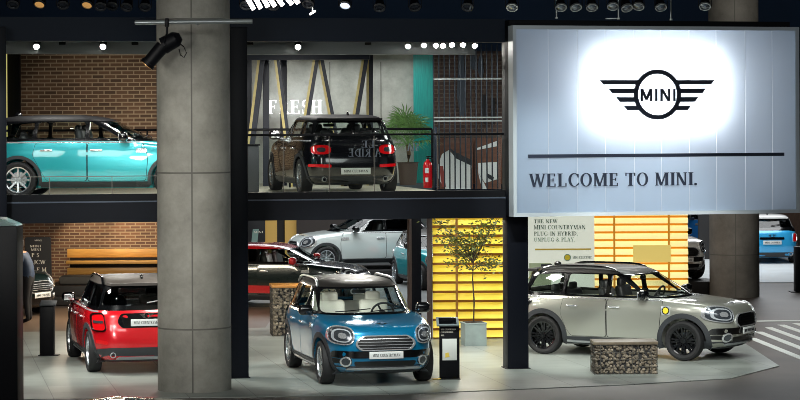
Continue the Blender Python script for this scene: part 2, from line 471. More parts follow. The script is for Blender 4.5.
SPEC['estate'] = dict(
    body=[(.17, 1.88, -1.90, .78, 4.0, 4.5), (.25, 2.02, -2.05, .855, 4.0, 5), (.38, 2.10, -2.11, .885, 4.0, 5.2), (.52, 2.125, -2.125, .897, 4.0, 5.4), (.64, 2.11, -2.115, .90, 4.1, 5.4),
          (.75, 2.06, -2.09, .90, 4.2, 5.4), (.83, 1.97, -2.065, .892, 4.4, 5.4), (.88, 1.83, -2.05, .88, 4.8, 5.4), (.92, 1.60, -2.03, .87, 5, 5.4), (.955, 1.30, -2.01, .86, 5, 5.4), (.985, 1.00, -1.98, .842, 5, 5.4)],
    top=[(.92, 1.05, -2.01, .86, 3.3, 5), (.985, .94, -1.985, .838, 3.3, 5), (1.10, .70, -1.95, .79, 3.3, 5), (1.24, .42, -1.88, .74, 3.4, 5), (1.32, .25, -1.82, .705, 3.4, 4.8),
         (1.37, .12, -1.76, .675, 3.4, 4.4), (1.405, -.05, -1.64, .62, 3.2, 4), (1.428, -.25, -1.45, .52, 3, 3.5), (1.44, -.5, -1.1, .3, 2.6, 3)],
    belt=.985, split=1.335, wf=1.31, wr=-1.36, r=.318, track=.78, arch=.365, cladding=.42, sidewin=3, bp=-.16, cp=-1.08, winlo=1.03, wintop=1.315, tubf=.66, tubr=-1.8)
SPEC['hatch'] = dict(
    body=[(.17, 1.70, -1.72, .75, 3.8, 4.2), (.25, 1.82, -1.84, .83, 3.8, 4.4), (.38, 1.895, -1.90, .855, 3.8, 4.6), (.52, 1.915, -1.915, .865, 3.8, 4.8), (.64, 1.895, -1.905, .866, 3.9, 4.8),
          (.75, 1.84, -1.885, .863, 4.0, 4.8), (.83, 1.75, -1.865, .855, 4.3, 4.8), (.88, 1.62, -1.85, .845, 4.7, 4.8), (.92, 1.42, -1.83, .835, 5, 4.8), (.955, 1.15, -1.80, .825, 5, 4.8), (.985, .90, -1.77, .81, 5, 4.8)],
    top=[(.92, .97, -1.82, .825, 3.2, 4.6), (.985, .86, -1.78, .805, 3.2, 4.6), (1.10, .63, -1.68, .76, 3.2, 4.6), (1.22, .38, -1.58, .71, 3.3, 4.6), (1.30, .22, -1.50, .68, 3.3, 4.4),
         (1.345, .10, -1.42, .65, 3.3, 4.2), (1.38, -.05, -1.30, .59, 3.1, 3.8), (1.40, -.22, -1.12, .48, 3, 3.4), (1.412, -.4, -.9, .3, 2.6, 3)],
    belt=.985, split=1.31, wf=1.225, wr=-1.27, r=.312, track=.745, arch=.36, cladding=.415, sidewin=2, bp=-.42, cp=None, winlo=1.03, wintop=1.295, tubf=.58, tubr=-1.6)

def wheel_meshes(r, rimstyle):
    w = .11; mt = Matrix.Rotation(-PI / 2, 4, 'X')           # local z -> +y (outer side)
    bm = B(); rr = r * .70
    prof = [(rr, -w * .8), (r * .86, -w), (r * .965, -w * .9), (r, -w * .55), (r, w * .55), (r * .965, w * .9), (r * .86, w), (rr, w * .8), (rr * .97, w * .3), (rr * .97, -w * .3)]
    lathe(bm, prof, 40, mt, closed=True)
    tyre = bm
    bm = B()
    lathe(bm, [(rr * .88, -w * .7), (rr * .9, w * .4), (rr * .93, w * .82), (rr * 1.01, w * .86), (rr * 1.01, w * .7), (rr * .98, -w * .7)], 40, mt, closed=True)
    n, wd = (5, .05) if rimstyle == 0 else (8, .03)
    for k in range(n):
        a = 2 * PI * k / n
        for da in ((-.14, .14) if rimstyle != 1 else (0,)):
            rot = Matrix.Rotation(a, 4, 'Y')
            q = [(-.018, r * .05), (.018, r * .05), (math.sin(da) * rr * .92 + wd * .5, rr * .93), (math.sin(da) * rr * .92 - wd * .5, rr * .93)]
            f = [bm.verts.new(rot @ Vector((x, w * (.62 if z < .1 else .74), z))) for x, z in q]
            g = [bm.verts.new(rot @ Vector((x, w * .3, z))) for x, z in q]
            bm.faces.new(f); bm.faces.new(g[::-1])
            for i in range(4): bm.faces.new((f[i], g[i], g[(i + 1) % 4], f[(i + 1) % 4]))
    cyl(bm, (0, w * .2, 0), (0, w * .74, 0), r * .17, r * .14, 20)
    bmesh.ops.recalc_face_normals(bm, faces=bm.faces)
    rim = bm
    bm = B(); cyl(bm, (0, -w * .2, 0), (0, w * .1, 0), rr * .62, None, 24)
    return tyre, rim, bm
def winged(bm, fn, k, d=.02):
    """round badge between two wings of bars, k = scale (ring radius 1)"""
    for p in ell(0, 0, 1, 1, .82, .82, 0, 360, 40):
        f = [bm.verts.new(fn(a * k, b * k, d)) for a, b in p]; g = [bm.verts.new(fn(a * k, b * k, 0)) for a, b in p]
        bm.faces.new(f); bm.faces.new((f[0], f[1], g[1], g[0])); bm.faces.new((f[2], f[3], g[3], g[2]))
    for s in (-1, 1):
        for (y0, y1, xo) in ((.39, .575, 2.42), (.05, .245, 2.06), (-.295, -.10, 1.74), (-.635, -.445, 1.42)):
            xi0, xi1 = math.sqrt(max(0, .86 - y0 * y0)), math.sqrt(max(0, .86 - y1 * y1))
            q = [(s * xi0, y0), (s * (xo - .16), y0), (s * xo, y1), (s * xi1, y1)]
            f = [bm.verts.new(fn(a * k, b * k, d * .9)) for a, b in q]; g = [bm.verts.new(fn(a * k, b * k, 0)) for a, b in q]
            bm.faces.new(f)
            for i in range(4): bm.faces.new((f[i], g[i], g[(i + 1) % 4], f[(i + 1) % 4]))
    bmesh.ops.recalc_face_normals(bm, faces=bm.faces)

CACHE = {}
def car_parts(kind, opt):
    """list of (id, name, mesh, material key, parent id, label, transform)"""
    S = SPEC[kind]; P = []
    body, top = Table(S['body']), Table(S['top'], -.35)
    def add(i, name, bm, mk, par=None, label=None, angle=38, mtx=None):
        me = bm if isinstance(bm, bpy.types.Mesh) else new_mesh(bm, name, [], True, angle)
        P.append((i, name, me, mk, par, label, mtx))
    b0 = body.loft(zlist(S['body'][0][0], S['belt'], 46))
    t0 = top.loft(zlist(S['top'][0][0], S['top'][-1][0], 36))
    big = bmesh.new(); m1 = bpy.data.meshes.new('a'); b0.to_mesh(m1); m2 = bpy.data.meshes.new('b'); t0.to_mesh(m2)
    big.from_mesh(m1); big.from_mesh(m2); BV = BVHTree.FromBMesh(big); TV = BVHTree.FromBMesh(t0); LV = BVHTree.FromBMesh(b0); big.free()
    # --- body with wheel arches and cabin opening
    cuts = []
    for x in (S['wf'], S['wr']):
        for s in (-1, 1):
            c = B(); cyl(c, (x, s * .56, S['r']), (x, s * 1.3, S['r']), S['arch'], None, 48); cuts.append(cut_mesh(c))
    c = B(); prism(c, rounded([(S['tubf'], -.70), (S['tubf'], .70), (S['tubr'], .70), (S['tubr'], -.70)], .15), FZ, .52, 1.6); cuts.append(cut_mesh(c))
    bme = bpy.data.meshes.new('body'); b0.to_mesh(bme); b0.free()
    for k in range(2): bme.materials.append(None)
    bme = boolean(bme, cuts)
    for p in bme.polygons:
        ct = p.center; inner = False
        for x in (S['wf'], S['wr']):
            if math.hypot(ct.x - x, ct.z - S['r']) < S['arch'] + .004 and abs(ct.y) > .5 and abs(p.normal.y) < .5: inner = True
            if abs(abs(ct.y) - .56) < .003 and math.hypot(ct.x - x, ct.z - S['r']) < S['arch']: inner = True
        if ct.z < S['belt'] - .01 and abs(ct.y) < .701 and S['tubr'] - .001 < ct.x < S['tubf'] + .001 and ct.z > .5: inner = True
        if p.normal.z < -.8 or (p.normal.z > .95 and ct.z > S['belt'] - .004): inner = True
        p.material_index = 1 if inner else 0
    bme.shade_smooth(); bme.set_sharp_from_angle(angle=R(42))
    P.append(('body', 'body', bme, ['paint', 'plastic'], None, None, None))
    # --- pillars and window frames, windows
    fr = top.loft(zlist(S['belt'] - .05, S['split'], 22))
    fme = bpy.data.meshes.new('frame'); fr.to_mesh(fme); fr.free()
    inn = Table([(r[0],) + r[1:] for r in S['top']], -.35).loft([S['belt'] - .2] + zlist(S['belt'] - .06, S['split'] - .012, 16) + [S['split'] + .1], .055)
    cuts = [cut_mesh(inn)]
    lo, hi = S['winlo'], S['wintop']
    xfl, xfh = top.v(lo, 1), top.v(hi, 1); xrl, xrh = top.v(lo, 2), top.v(hi, 2)
    A0, A1 = xfl - .42, xfh - .36
    if kind == 'hatch': A0, A1 = xfl - .38, xfh - .33
    wins = [('front', [(S['bp'] + .035, lo), (A0, lo), (A1, hi), (S['bp'] + .035, hi)])]
    rq0, rq1 = xrl + .26, xrh + .24
    if S['cp'] is not None:
        wins += [('rear', [(S['cp'] + .03, lo), (S['bp'] - .035, lo), (S['bp'] - .035, hi), (S['cp'] + .07, hi)]),
                 ('quarter', [(rq0, lo + .02), (S['cp'] - .035, lo), (S['cp'] + .005, hi), (rq1, hi - .03)])]
    else:
        wins += [('quarter', [(rq0, lo), (S['bp'] - .035, lo), (S['bp'] - .035, hi), (rq1, hi - .02)])]
    for n, w in wins:
        c = B(); prism(c, rounded(w, .06), FY, -1.3, 1.3); cuts.append(cut_mesh(c))
    ws = rounded([(-top.v(lo, 3) * .89, lo - .01), (top.v(lo, 3) * .89, lo - .01), (top.v(hi, 3) * .90, hi - .01), (-top.v(hi, 3) * .90, hi - .01)], .09)
    c = B(); prism(c, ws, FX, -.05, 2.5); cuts.append(cut_mesh(c))
    rlo = lo + (.05 if kind == 'crossover' else .03)
    if kind == 'estate':
        rws = [rounded([(s * .035, rlo), (s * top.v(rlo, 3) * .86, rlo), (s * top.v(hi, 3) * .84, hi - .03), (s * .035, hi - .03)], .06) for s in (-1, 1)]
    else:
        rws = [rounded([(-top.v(rlo, 3) * .86, rlo), (top.v(rlo, 3) * .86, rlo), (top.v(hi, 3) * .86, hi - .03), (-top.v(hi, 3) * .86, hi - .03)], .08)]
    for rw in rws:
        c = B(); prism(c, rw, FX, -3, -1.2 if kind != 'hatch' else -1.0); cuts.append(cut_mesh(c))
    fme = boolean(fme, cuts); fme.shade_smooth(); fme.set_sharp_from_angle(angle=R(42))
    P.append(('frame', 'window_frame', fme, 'trimblk', None, None, None))
    for n, w in wins:
        for s in (-1, 1):
            add('win', 'side_window', panel(TV, 'y', s, -.012, rounded(scale2(w, sum(p[0] for p in w) / 4, sum(p[1] for p in w) / 4, 1.04, 1.08), .06), depth=-.008), 'carglass' if n == 'front' else 'rearglass')
    add('ws', 'windscreen', panel(TV, 'x', 1, -.012, scale2(ws, 0, (lo + hi) / 2, 1.02, 1.04), depth=-.008, grid=.09), 'carglass')
    for rw in rws:
        add('rw', 'rear_window', panel(TV, 'x', -1, -.012, scale2(rw, sum(p[0] for p in rw) / len(rw), (rlo + hi) / 2, 1.02, 1.04), depth=-.008), 'rearglass')
    # chrome belt line
    for s in (-1, 1):
        z1 = S['belt'] - .012
        add('belt', 'belt_trim', panel(LV, 'y', s, .006, [(xrl + .2, z1 - .022), (A0 + .35, z1 - .022), (A0 + .35, z1), (xrl + .2, z1)], grid=.15), 'chrome')
    # --- roof
    rf = top.loft(zlist(S['split'] - .004, S['top'][-1][0], 20))
    add('roof', 'roof', rf, 'roof')
    bm = B(); zr = S['split'] + .02; xs = top.v(S['split'], 2)
    W = top.v(S['split'], 3) * .86
    prism(bm, [(xs + .18, -W), (xs - .06, -W * .93), (xs - .10, 0), (xs - .06, W * .93), (xs + .18, W)], FZ, zr - .03, zr + .012)
    add('spoiler', 'roof_spoiler', bm, 'roof')
    bm = B(); ball(bm, (xs + .3, 0, S['top'][-1][0] - .0), (.07, .022, .05)); add('ant', 'roof_antenna', bm, 'trimblk')
    if opt.get('rails'):
        for s in (-1, 1):
            bm = B(); pts = []
            for k in range(15):
                t = k / 14; x = .05 + (-1.55 - .05) * t
                zz = S['split'] + .005 + .105 * (1 - (2 * t - 1) ** 6) ** 1.0
                pts.append((x, s * (top.v(S['split'], 3) - .045 - .03 * math.sin(PI * t)), zz if 0 < k < 14 else S['split'] - .01))
            tube(bm, pts, .02, 8); add('rail', 'roof_rail', bm, opt['rails'])
    # --- doors
    belt = S['belt'] - .03
    zb = .36 if kind == 'crossover' else .30
    doors = [[(S['bp'] + .02, zb), (.86 if kind != 'hatch' else .82, zb), (.90 if kind != 'hatch' else .84, .72), (A0 + .38, belt), (S['bp'] + .02, belt)]]
    if S['cp'] is not None:
        wx = S['wr'] + S['cladding']
        doors.append([(wx + .08, zb), (S['bp'] - .005, zb), (S['bp'] - .005, belt), (S['cp'] + .03, belt), (S['cp'] - .02, S['r'] + .42), (wx - .02, S['r'] + .16)])
    for di, dpoly in enumerate(doors):
        cx, cy = sum(p[0] for p in dpoly) / len(dpoly), sum(p[1] for p in dpoly) / len(dpoly)
        for s in (-1, 1):
            did = 'door%d%d' % (di, s)
            add(did, 'door', panel(LV, 'y', s, .006, rounded(dpoly, .05), grid=.12), 'paint')
            add('seam', 'door_seam', panel(LV, 'y', s, .003, rounded(scale2(dpoly, cx, cy, 1.018, 1.022), .05), grid=.12), 'black', did)
            hx = S['bp'] + .17 if di == 0 else S['cp'] + .22
            hz = belt - .13
            h0, n0, _, _ = LV.ray_cast(Vector((hx, 5 * s, hz)), Vector((0, -s, 0)))
            bm = B(); box(bm, (hx, h0.y + s * .028, hz), (.21, .026, .032), .012); box(bm, (hx - .08, h0.y + s * .01, hz), (.03, .04, .026), .008); box(bm, (hx + .08, h0.y + s * .01, hz), (.03, .04, .026), .008)
            add('handle', 'door_handle', bm, 'chrome', did)
    if opt.get('stripe'):
        for s in (-1, 1):
            add('stripe', 'side_stripe', panel(LV, 'y', s, .009, rounded([(S['wr'] + .42, .33), (S['wf'] - .42, .33), (S['wf'] - .44, .50), (S['wr'] + .42, .50)], .03), grid=.15), 'stripe')
    # --- arch cladding and sill
    for x in (S['wf'], S['wr']):
        for s in (-1, 1):
            a0, a1 = -18, 198
            if kind != 'crossover': a0, a1 = -14, 194
            N = 26; cz = S['r']
            o = [(x + S['cladding'] * math.cos(R(a0 + (a1 - a0) * k / N)), cz + S['cladding'] * math.sin(R(a0 + (a1 - a0) * k / N))) for k in range(N + 1)]
            i = [(x + S['arch'] * math.cos(R(a0 + (a1 - a0) * k / N)), cz + S['arch'] * math.sin(R(a0 + (a1 - a0) * k / N))) for k in range(N + 1)]
            mid_ = [((p[0] + q[0]) / 2, (p[1] + q[1]) / 2) for p, q in zip(o, i)]
            bm = panel(LV, 'y', s, .014, strip=[o, mid_, i])
            add('arch', 'wheel_arch_trim', bm, opt.get('archmat', 'plastic'))
    for s in (-1, 1):
        x0, x1 = S['wr'] + S['arch'] + .03, S['wf'] - S['arch'] - .03
        add('sill', 'sill_trim', panel(LV, 'y', s, .014, [(x0, S['body'][0][0] + .02), (x1, S['body'][0][0] + .02), (x1 + .03, zb - .015), (x0 - .03, zb - .015)], grid=.15), opt.get('archmat', 'plastic'))
        if kind == 'crossover':
            add('sillbar', 'sill_strip', panel(LV, 'y', s, .02, [(x0 + .05, .25), (x1 - .05, .25), (x1 - .05, .275), (x0 + .05, .275)], grid=.3), 'silver')
    # --- wheels
    ty, rm, brk = wheel_meshes(S['r'], opt.get('rim', 0))
    tyre, rim, disc = new_mesh(ty, 'wheel', []), new_mesh(rm, 'wheel_rim', [], True, 30), new_mesh(brk, 'brake_disc', [])
    for x in (S['wf'], S['wr']):
        for s in (-1, 1):
            wid = 'w%s%s' % (x, s)
            mt = Matrix.Translation((x, s * S['track'], S['r'])) @ Matrix.Rotation(0 if s > 0 else PI, 4, 'Z')
            P.append((wid, 'wheel', tyre, 'tyre', None, None, mt))
            P.append(('rim', 'wheel_rim', rim, opt.get('rimmat', 'alloy'), wid, None, None))
            P.append(('disc', 'brake_disc', disc, 'silver' if opt.get('rimmat', 'alloy') == 'alloy' else 'plastic', wid, None, None))
    # --- mirrors
    mx, mz = A0 + .04, S['winlo'] + .0
    for s in (-1, 1):
        yb = top.v(mz, 3)
        bm = B(); box(bm, (mx + .02, s * (yb + .135), mz + .03), (.15, .23, .165), .06, seg=4)
        mid = 'mir%d' % s
        add(mid, 'wing_mirror', bm, opt.get('mirror', 'trimblk'))
        bm = B(); cyl(bm, (mx + .02, s * (yb - .04), mz - .05), (mx + .02, s * (yb + .14), mz - .02), .03, .025, 10); add('ms', 'mirror_stalk', bm, 'trimblk', mid)
        bm = B(); box(bm, (mx - .055, s * (yb + .135), mz + .03), (.01, .17, .11), .004); add('mg', 'mirror_glass', bm, 'chrome', mid)
    # --- front
    k = 1 if kind == 'crossover' else 0
    hz, hy, hrx, hrz, hn = (.80, .655, .175, .135, 2.7) if k else (.735, .615, .145, .15, 2.2)
    for s in (-1, 1):
        o = sup(s * hy, hz, hrx, hrz, hn, 30, s * .10); i = scale2(o, s * hy, hz, .90)
        hid = 'hl%d' % s
        add(hid, 'headlight', panel(LV, 'x', 1, .012, i, grid=.06), 'lensdark')
        add('hr', 'headlight_ring', panel(LV, 'x', 1, .022, ring=(o, i)), opt.get('lampring', 'chrome'), hid)
        o2 = scale2(o, s * (hy - .01), hz, .52); i2 = scale2(o, s * (hy - .01), hz, .30)
        add('hd', 'headlight_reflector', panel(LV, 'x', 1, .016, ring=(scale2(o, s * hy, hz, .72), scale2(o, s * (hy - .01), hz, .60))), 'lens', hid)
        add('hp', 'headlight_projector', panel(LV, 'x', 1, .018, i2, grid=.1), 'chrome', hid)
        add('ind', 'fog_light', panel(LV, 'x', 1, .022, sup(s * (.60 if k else .58), .41 if k else .40, .05, .05, 2), grid=.05), 'lensdark')
        add('fogr', 'fog_light_ring', panel(LV, 'x', 1, .026, ring=(sup(s * (.60 if k else .58), .41 if k else .40, .075, .075, 2), sup(s * (.60 if k else .58), .41 if k else .40, .055, .055, 2))), 'chrome')
    if k:
        g = rounded([(-.40, .575), (.40, .575), (.475, .665), (.455, .73), (.36, .80), (-.36, .80), (-.455, .73), (-.475, .665)], .05)
        gz, slz = .69, [.615, .66, .705, .75]
        gx = lambda z: .42 if z < .63 or z > .73 else .445
        low = [rounded([(-.80, .46), (.80, .46), (.78, .57), (-.78, .57)], .04)]
        low2 = [rounded([(-.46, .325), (.46, .325), (.50, .41), (-.50, .41)], .04)] + [rounded([(s * .52, .36), (s * .78, .38), (s * .78, .45), (s * .52, .45)], .03) for s in (-1, 1)]
        pz, skid = .505, True
    else:
        g = rounded([(-.34, .50), (.34, .50), (.43, .60), (.40, .69), (.30, .74), (-.30, .74), (-.40, .69), (-.43, .60)], .05)
        gz, slz = .62, [.56, .60, .64, .68]
        gx = lambda z: .37
        low = []
        low2 = [rounded([(-.55, .26), (.55, .26), (.50, .40), (-.50, .40)], .05)]
        pz, skid = .45, False
    add('grille', 'grille', panel(LV, 'x', 1, .012, scale2(g, 0, gz, .97), grid=.08), 'grille')
    add('gf', 'grille_frame', panel(LV, 'x', 1, .03, ring=(g, scale2(g, 0, gz, .93, .87))), opt.get('lampring', 'chrome'), 'grille')
    for z in slz:
        add('gs', 'grille_bar', panel(LV, 'x', 1, .026, [(-gx(z), z - .005), (gx(z), z - .005), (gx(z), z + .005), (-gx(z), z + .005)], grid=.12), opt.get('slat', 'chrome'), 'grille')
    for q in low: add('low', 'bumper_band', panel(LV, 'x', 1, .008, q, grid=.1), 'trimblk')
    for q in low2: add('low', 'air_intake', panel(LV, 'x', 1, .010, q, grid=.1), 'grille')
    if skid:
        add('skid', 'skid_plate', panel(LV, 'x', 1, .03, rounded([(-.60, .288), (.60, .288), (.55, .314), (-.55, .314)], .01), grid=.12), 'silver')
        add('lip', 'front_lip', panel(LV, 'x', 1, .012, [(-.80, .215), (.80, .215), (.84, .335), (-.84, .335)], grid=.12), 'plastic')
    px = body.v(pz, 1) + .035
    bm = B(); box(bm, (px, 0, pz), (.012, .54, .112), .004); add('plate', 'number_plate', bm, 'plate')
    bm = B(); text(bm, opt['plate'], .045, lambda a, b, d: Vector((px + .006 + d, a, b)), -.22, pz - .022, depth=.004, width=.44); add('platet', 'plate_lettering', bm, 'ink', 'plate')
    hx = body.v(.955 if k else .875, 1) - .02; hzz = (.975 if k else .893)
    hh, nn, _, _ = LV.ray_cast(Vector((hx, 0, 3)), Vector((0, 0, -1)))
    up = Vector((-nn.z, 0, nn.x)) * -1 if nn.x > 0 else Vector((-1, 0, 0)); up = Vector((-abs(nn.z), 0, abs(nn.x))).normalized()
    bm = B(); winged(bm, lambda a, b, d: hh + nn * (d + .004) + Vector((0, 1, 0)) * a + up * b, .042, .012); add('emb', 'bonnet_badge', bm, 'emblem')
    # bonnet shut line
    add('bon', 'bonnet_seam', panel(LV, 'x', 1, .003, ring=(sup(0, hz + .0, .54, (.20 if k else .20), 3.2, 40), sup(0, hz, .53, (.19 if k else .19), 3.2, 40)), depth=.004), 'black') if False else None
    # wipers
    for yy in (-.25, .30):
        bm = B(); pts = []
        for q in range(8):
            y = yy - .28 + .56 * q / 7; z = S['winlo'] + .0 + .04 * q / 7
            h, n, _, _ = TV.ray_cast(Vector((5, y, z)), Vector((-1, 0, 0)))
            pts.append(h + n * .012)
        tube(bm, pts, .009, 6); add('wip', 'windscreen_wiper', bm, 'black')
    # --- rear
    if kind == 'crossover':
        for s in (-1, 1):
            tl = rounded([(s * .655, .71), (s * .85, .71), (s * .855, .98), (s * .68, 1.01)], .06)
            tid = 'tl%d' % s; c = (s * .76, .855)
            add(tid, 'tail_light', panel(LV, 'x', -1, .014, scale2(tl, c[0], c[1], .92), grid=.06), 'redlens')
            add('tlr', 'tail_light_ring', panel(LV, 'x', -1, .024, ring=(tl, scale2(tl, c[0], c[1], .86))), 'trimblk', tid)
            add('tlb', 'tail_light_bar', panel(LV, 'x', -1, .02, [(s * .70, .84), (s * .83, .84), (s * .83, .88), (s * .70, .88)], grid=.06), 'lensdark', tid)
            add('rf', 'rear_reflector', panel(LV, 'x', -1, .016, rounded([(s * .64, .50), (s * .80, .52), (s * .80, .58), (s * .64, .56)], .02), grid=.1), 'redlens')
        add('rec', 'tailgate_recess', panel(LV, 'x', -1, .006, rounded([(-.42, .77), (.42, .77), (.49, .87), (.42, 1.0), (-.42, 1.0), (-.49, .87)], .05), grid=.1), 'trimblk')
        add('rbl', 'rear_bumper_trim', panel(LV, 'x', -1, .012, rounded([(-.82, .225), (.82, .225), (.80, .42), (.60, .45), (-.60, .45), (-.80, .42)], .04), grid=.1), 'plastic')
        add('rsk', 'rear_skid_plate', panel(LV, 'x', -1, .03, [(-.50, .27), (.50, .27), (.46, .30), (-.46, .30)], grid=.12), 'silver')
        rpz, ez = .855, .30; bz = .965
    elif kind == 'estate':
        for s in (-1, 1):
            tl = sup(s * .60, .80, .185, .095, 2.8); tid = 'tl%d' % s
            add(tid, 'tail_light', panel(LV, 'x', -1, .014, scale2(tl, s * .60, .80, .92), grid=.06), 'redlens')
            add('tlr', 'tail_light_ring', panel(LV, 'x', -1, .024, ring=(tl, scale2(tl, s * .60, .80, .88))), 'trimblk', tid)
            add('tlb', 'tail_light_core', panel(LV, 'x', -1, .02, sup(s * .60, .80, .07, .04, 2.8), grid=.06), 'lensdark', tid)
            add('rf', 'rear_fog_light', panel(LV, 'x', -1, .016, rounded([(s * .44, .485), (s * .80, .50), (s * .80, .55), (s * .44, .54)], .02), grid=.1), 'redlens')
        add('spl', 'split_door_seam', panel(LV, 'x', -1, .003, [(-.006, .48), (.006, .48), (.006, .95), (-.006, .95)], grid=.2), 'black')
        add('rbl', 'rear_bumper_trim', panel(LV, 'x', -1, .012, rounded([(-.80, .195), (.80, .195), (.80, .33), (-.80, .33)], .03), grid=.1), 'plastic')
        rpz, ez, bz = .42, .25, .80
    else:
        for s in (-1, 1):
            tl = rounded([(s * .60, .63), (s * .78, .62), (s * .79, .86), (s * .63, .90)], .06); c = (s * .70, .755); tid = 'tl%d' % s
            add(tid, 'tail_light', panel(LV, 'x', -1, .014, scale2(tl, c[0], c[1], .92), grid=.06), 'redlens')
            add('tlr', 'tail_light_ring', panel(LV, 'x', -1, .024, ring=(tl, scale2(tl, c[0], c[1], .86))), 'chrome', tid)
        add('rec', 'tailgate_handle', panel(LV, 'x', -1, .012, rounded([(-.36, .70), (.36, .70), (.36, .77), (-.36, .77)], .03), grid=.1), 'trimblk')
        add('rbl', 'rear_bumper_trim', panel(LV, 'x', -1, .012, rounded([(-.78, .19), (.78, .19), (.76, .33), (-.76, .33)], .03), grid=.1), 'plastic')
        rpz, ez, bz = .62, .25, .82
    px2 = body.v(rpz, 2) - .03
    bm = B(); box(bm, (px2, 0, rpz), (.012, .54, .112), .004); add('plate2', 'number_plate', bm, 'plate')
    bm = B(); text(bm, opt['plate'], .045, lambda a, b, d: Vector((px2 - .006 - d, -a, b)), -.22, rpz - .022, depth=.004, width=.44); add('platet', 'plate_lettering', bm, 'ink', 'plate2')
    hb, nb, _, _ = LV.ray_cast(Vector((-5, 0, bz)), Vector((1, 0, 0)))
    bm = B(); winged(bm, lambda a, b, d: hb + Vector((-d - .012, -a, b)), .05, .012); add('remb', 'tailgate_badge', bm, 'emblem')
    ex = body.v(ez, 2)
    for s in (-1, 1):
        bm = B(); lathe(bm, [(.034, 0), (.047, 0), (.047, .16), (.034, .16)], 20, Matrix.Translation((ex - .03, s * .56, ez + .03)) @ Matrix.Rotation(PI / 2, 4, 'Y'), closed=True)
        add('exh', 'exhaust_pipe', bm, 'chrome')
    bm = B(); pts = []
    for q in range(6):
        y = -.02 - .34 * q / 5; h, n, _, _ = TV.ray_cast(Vector((-5, y, rlo + .03 + .01 * q)), Vector((1, 0, 0))); pts.append(h + n * .014)
    tube(bm, pts, .010, 6); add('rwip', 'rear_wiper', bm, 'silver' if kind == 'crossover' else 'black')
    # --- cabin
    for s in (-1, 1):
        bm = B(); sid = 'seat%d' % s
        box(bm, (.0, s * .36, .62), (.5, .48, .16), .05, seg=3)
        box(bm, (-.30, s * .36, .90), (.14, .48, .60), .06, Matrix.Rotation(R(-14), 4, 'Y'), seg=3)
        add(sid, 'seat', bm, 'seat')
        bm = B(); box(bm, (-.385, s * .36, 1.24 if k else 1.18), (.10, .26, .17), .045, seg=3); add('hr', 'headrest', bm, 'seat', sid)
    bm = B(); box(bm, (-1.0, 0, .62), (.5, 1.2, .16), .05, seg=3); box(bm, (-1.28, 0, .86), (.14, 1.2, .50), .06, Matrix.Rotation(R(-14), 4, 'Y'), seg=3)
    add('rs', 'rear_seat', bm, 'seat')
    for s in (-1, 1):
        bm = B(); box(bm, (-1.35, s * .36, 1.15 if k else 1.09), (.09, .24, .13), .04, seg=3); add('hr', 'headrest', bm, 'seat', 'rs')
    bm = B(); box(bm, (S['tubf'] - .12, 0, S['belt'] - .13), (.34, 1.38, .26), .08, seg=3); add('dash', 'dashboard', bm, 'dash')
    mt = Matrix.Translation((S['tubf'] - .38, .36, S['belt'] - .03)) @ Matrix.Rotation(R(-65), 4, 'Y')
    bm = B(); lathe(bm, [(.185 + .018 * math.cos(a), .018 * math.sin(a)) for a in [2 * PI * q / 8 for q in range(8)]], 28, mt, closed=True)
    for a in (0, 120, 240):
        cyl(bm, mt @ Vector((0, 0, 0)), mt @ Vector((.18 * math.cos(R(a + 90)), .18 * math.sin(R(a + 90)), 0)), .018, .014, 8)
    cyl(bm, mt @ Vector((0, 0, -.03)), mt @ Vector((0, 0, .03)), .06, .05, 14)
    add('sw', 'steering_wheel', bm, 'wheelgrip')
    bm = B(); box(bm, (top.v(hi, 1) - .16, 0, hi - .07), (.03, .22, .06), .015); cyl(bm, (top.v(hi, 1) - .14, 0, hi - .06), (top.v(hi, 1) - .12, 0, hi + .02), .012, None, 8); add('rvm', 'rear_view_mirror', bm, 'dash')
    if opt.get('flap'):
        h, n, _, _ = LV.ray_cast(Vector((.98, -5, .86)), Vector((0, 1, 0)))
        add('flap', 'charging_flap', panel(LV, 'y', -1, .008, rounded([(.93, .78), (1.09, .78), (1.09, .93), (.93, .93)], .03), grid=.08), 'lens')
        add('flap2', 'charging_emblem', panel(LV, 'y', -1, .014, sup(1.01, .855, .05, .05, 2), grid=.05), 'yellow', 'flap')
        add('flap3', 'charging_emblem_ring', panel(LV, 'y', -1, .013, ring=(sup(1.01, .855, .066, .066, 2), sup(1.01, .855, .045, .045, 2))), 'black', 'flap')
    if opt.get('scuttle'):
        for s in (-1, 1):
            x = S['wf'] - S['cladding'] - .06
            add('scut', 'side_scuttle', panel(LV, 'y', s, .014, rounded([(x - .14, S['belt'] - .20), (x + .06, S['belt'] - .20), (x + .05, S['belt'] - .13), (x - .12, S['belt'] - .13)], .02), grid=.08), 'chrome')
    return P
def car(name, kind, label, loc, heading, cols, opt, group=None):
    key = (kind, tuple(sorted(opt.items())))
    if key not in CACHE: CACHE[key] = car_parts(kind, opt)
    root = thing(name, label, 'car', loc, heading, group)
    mats = dict(M); mats.update(dict(seat=M['seatdark'], rearglass=M['darkglass'], wheelgrip=M['dash'], yellow=M['yellowdot'], stripe=M['black']))
    mats.update(cols)
    ids = {}
    for i, nm, me, mk, par, lab, mtx in CACHE[key]:
        d = me.copy(); d.materials.clear()
        for q in (mk if isinstance(mk, list) else [mk]): d.materials.append(mats[q])
        o = link(nm, d, ids[par] if par else root)
        if mtx is not None: o.matrix_local = mtx
        if lab: o['label'] = lab
        ids[i] = o
    return root

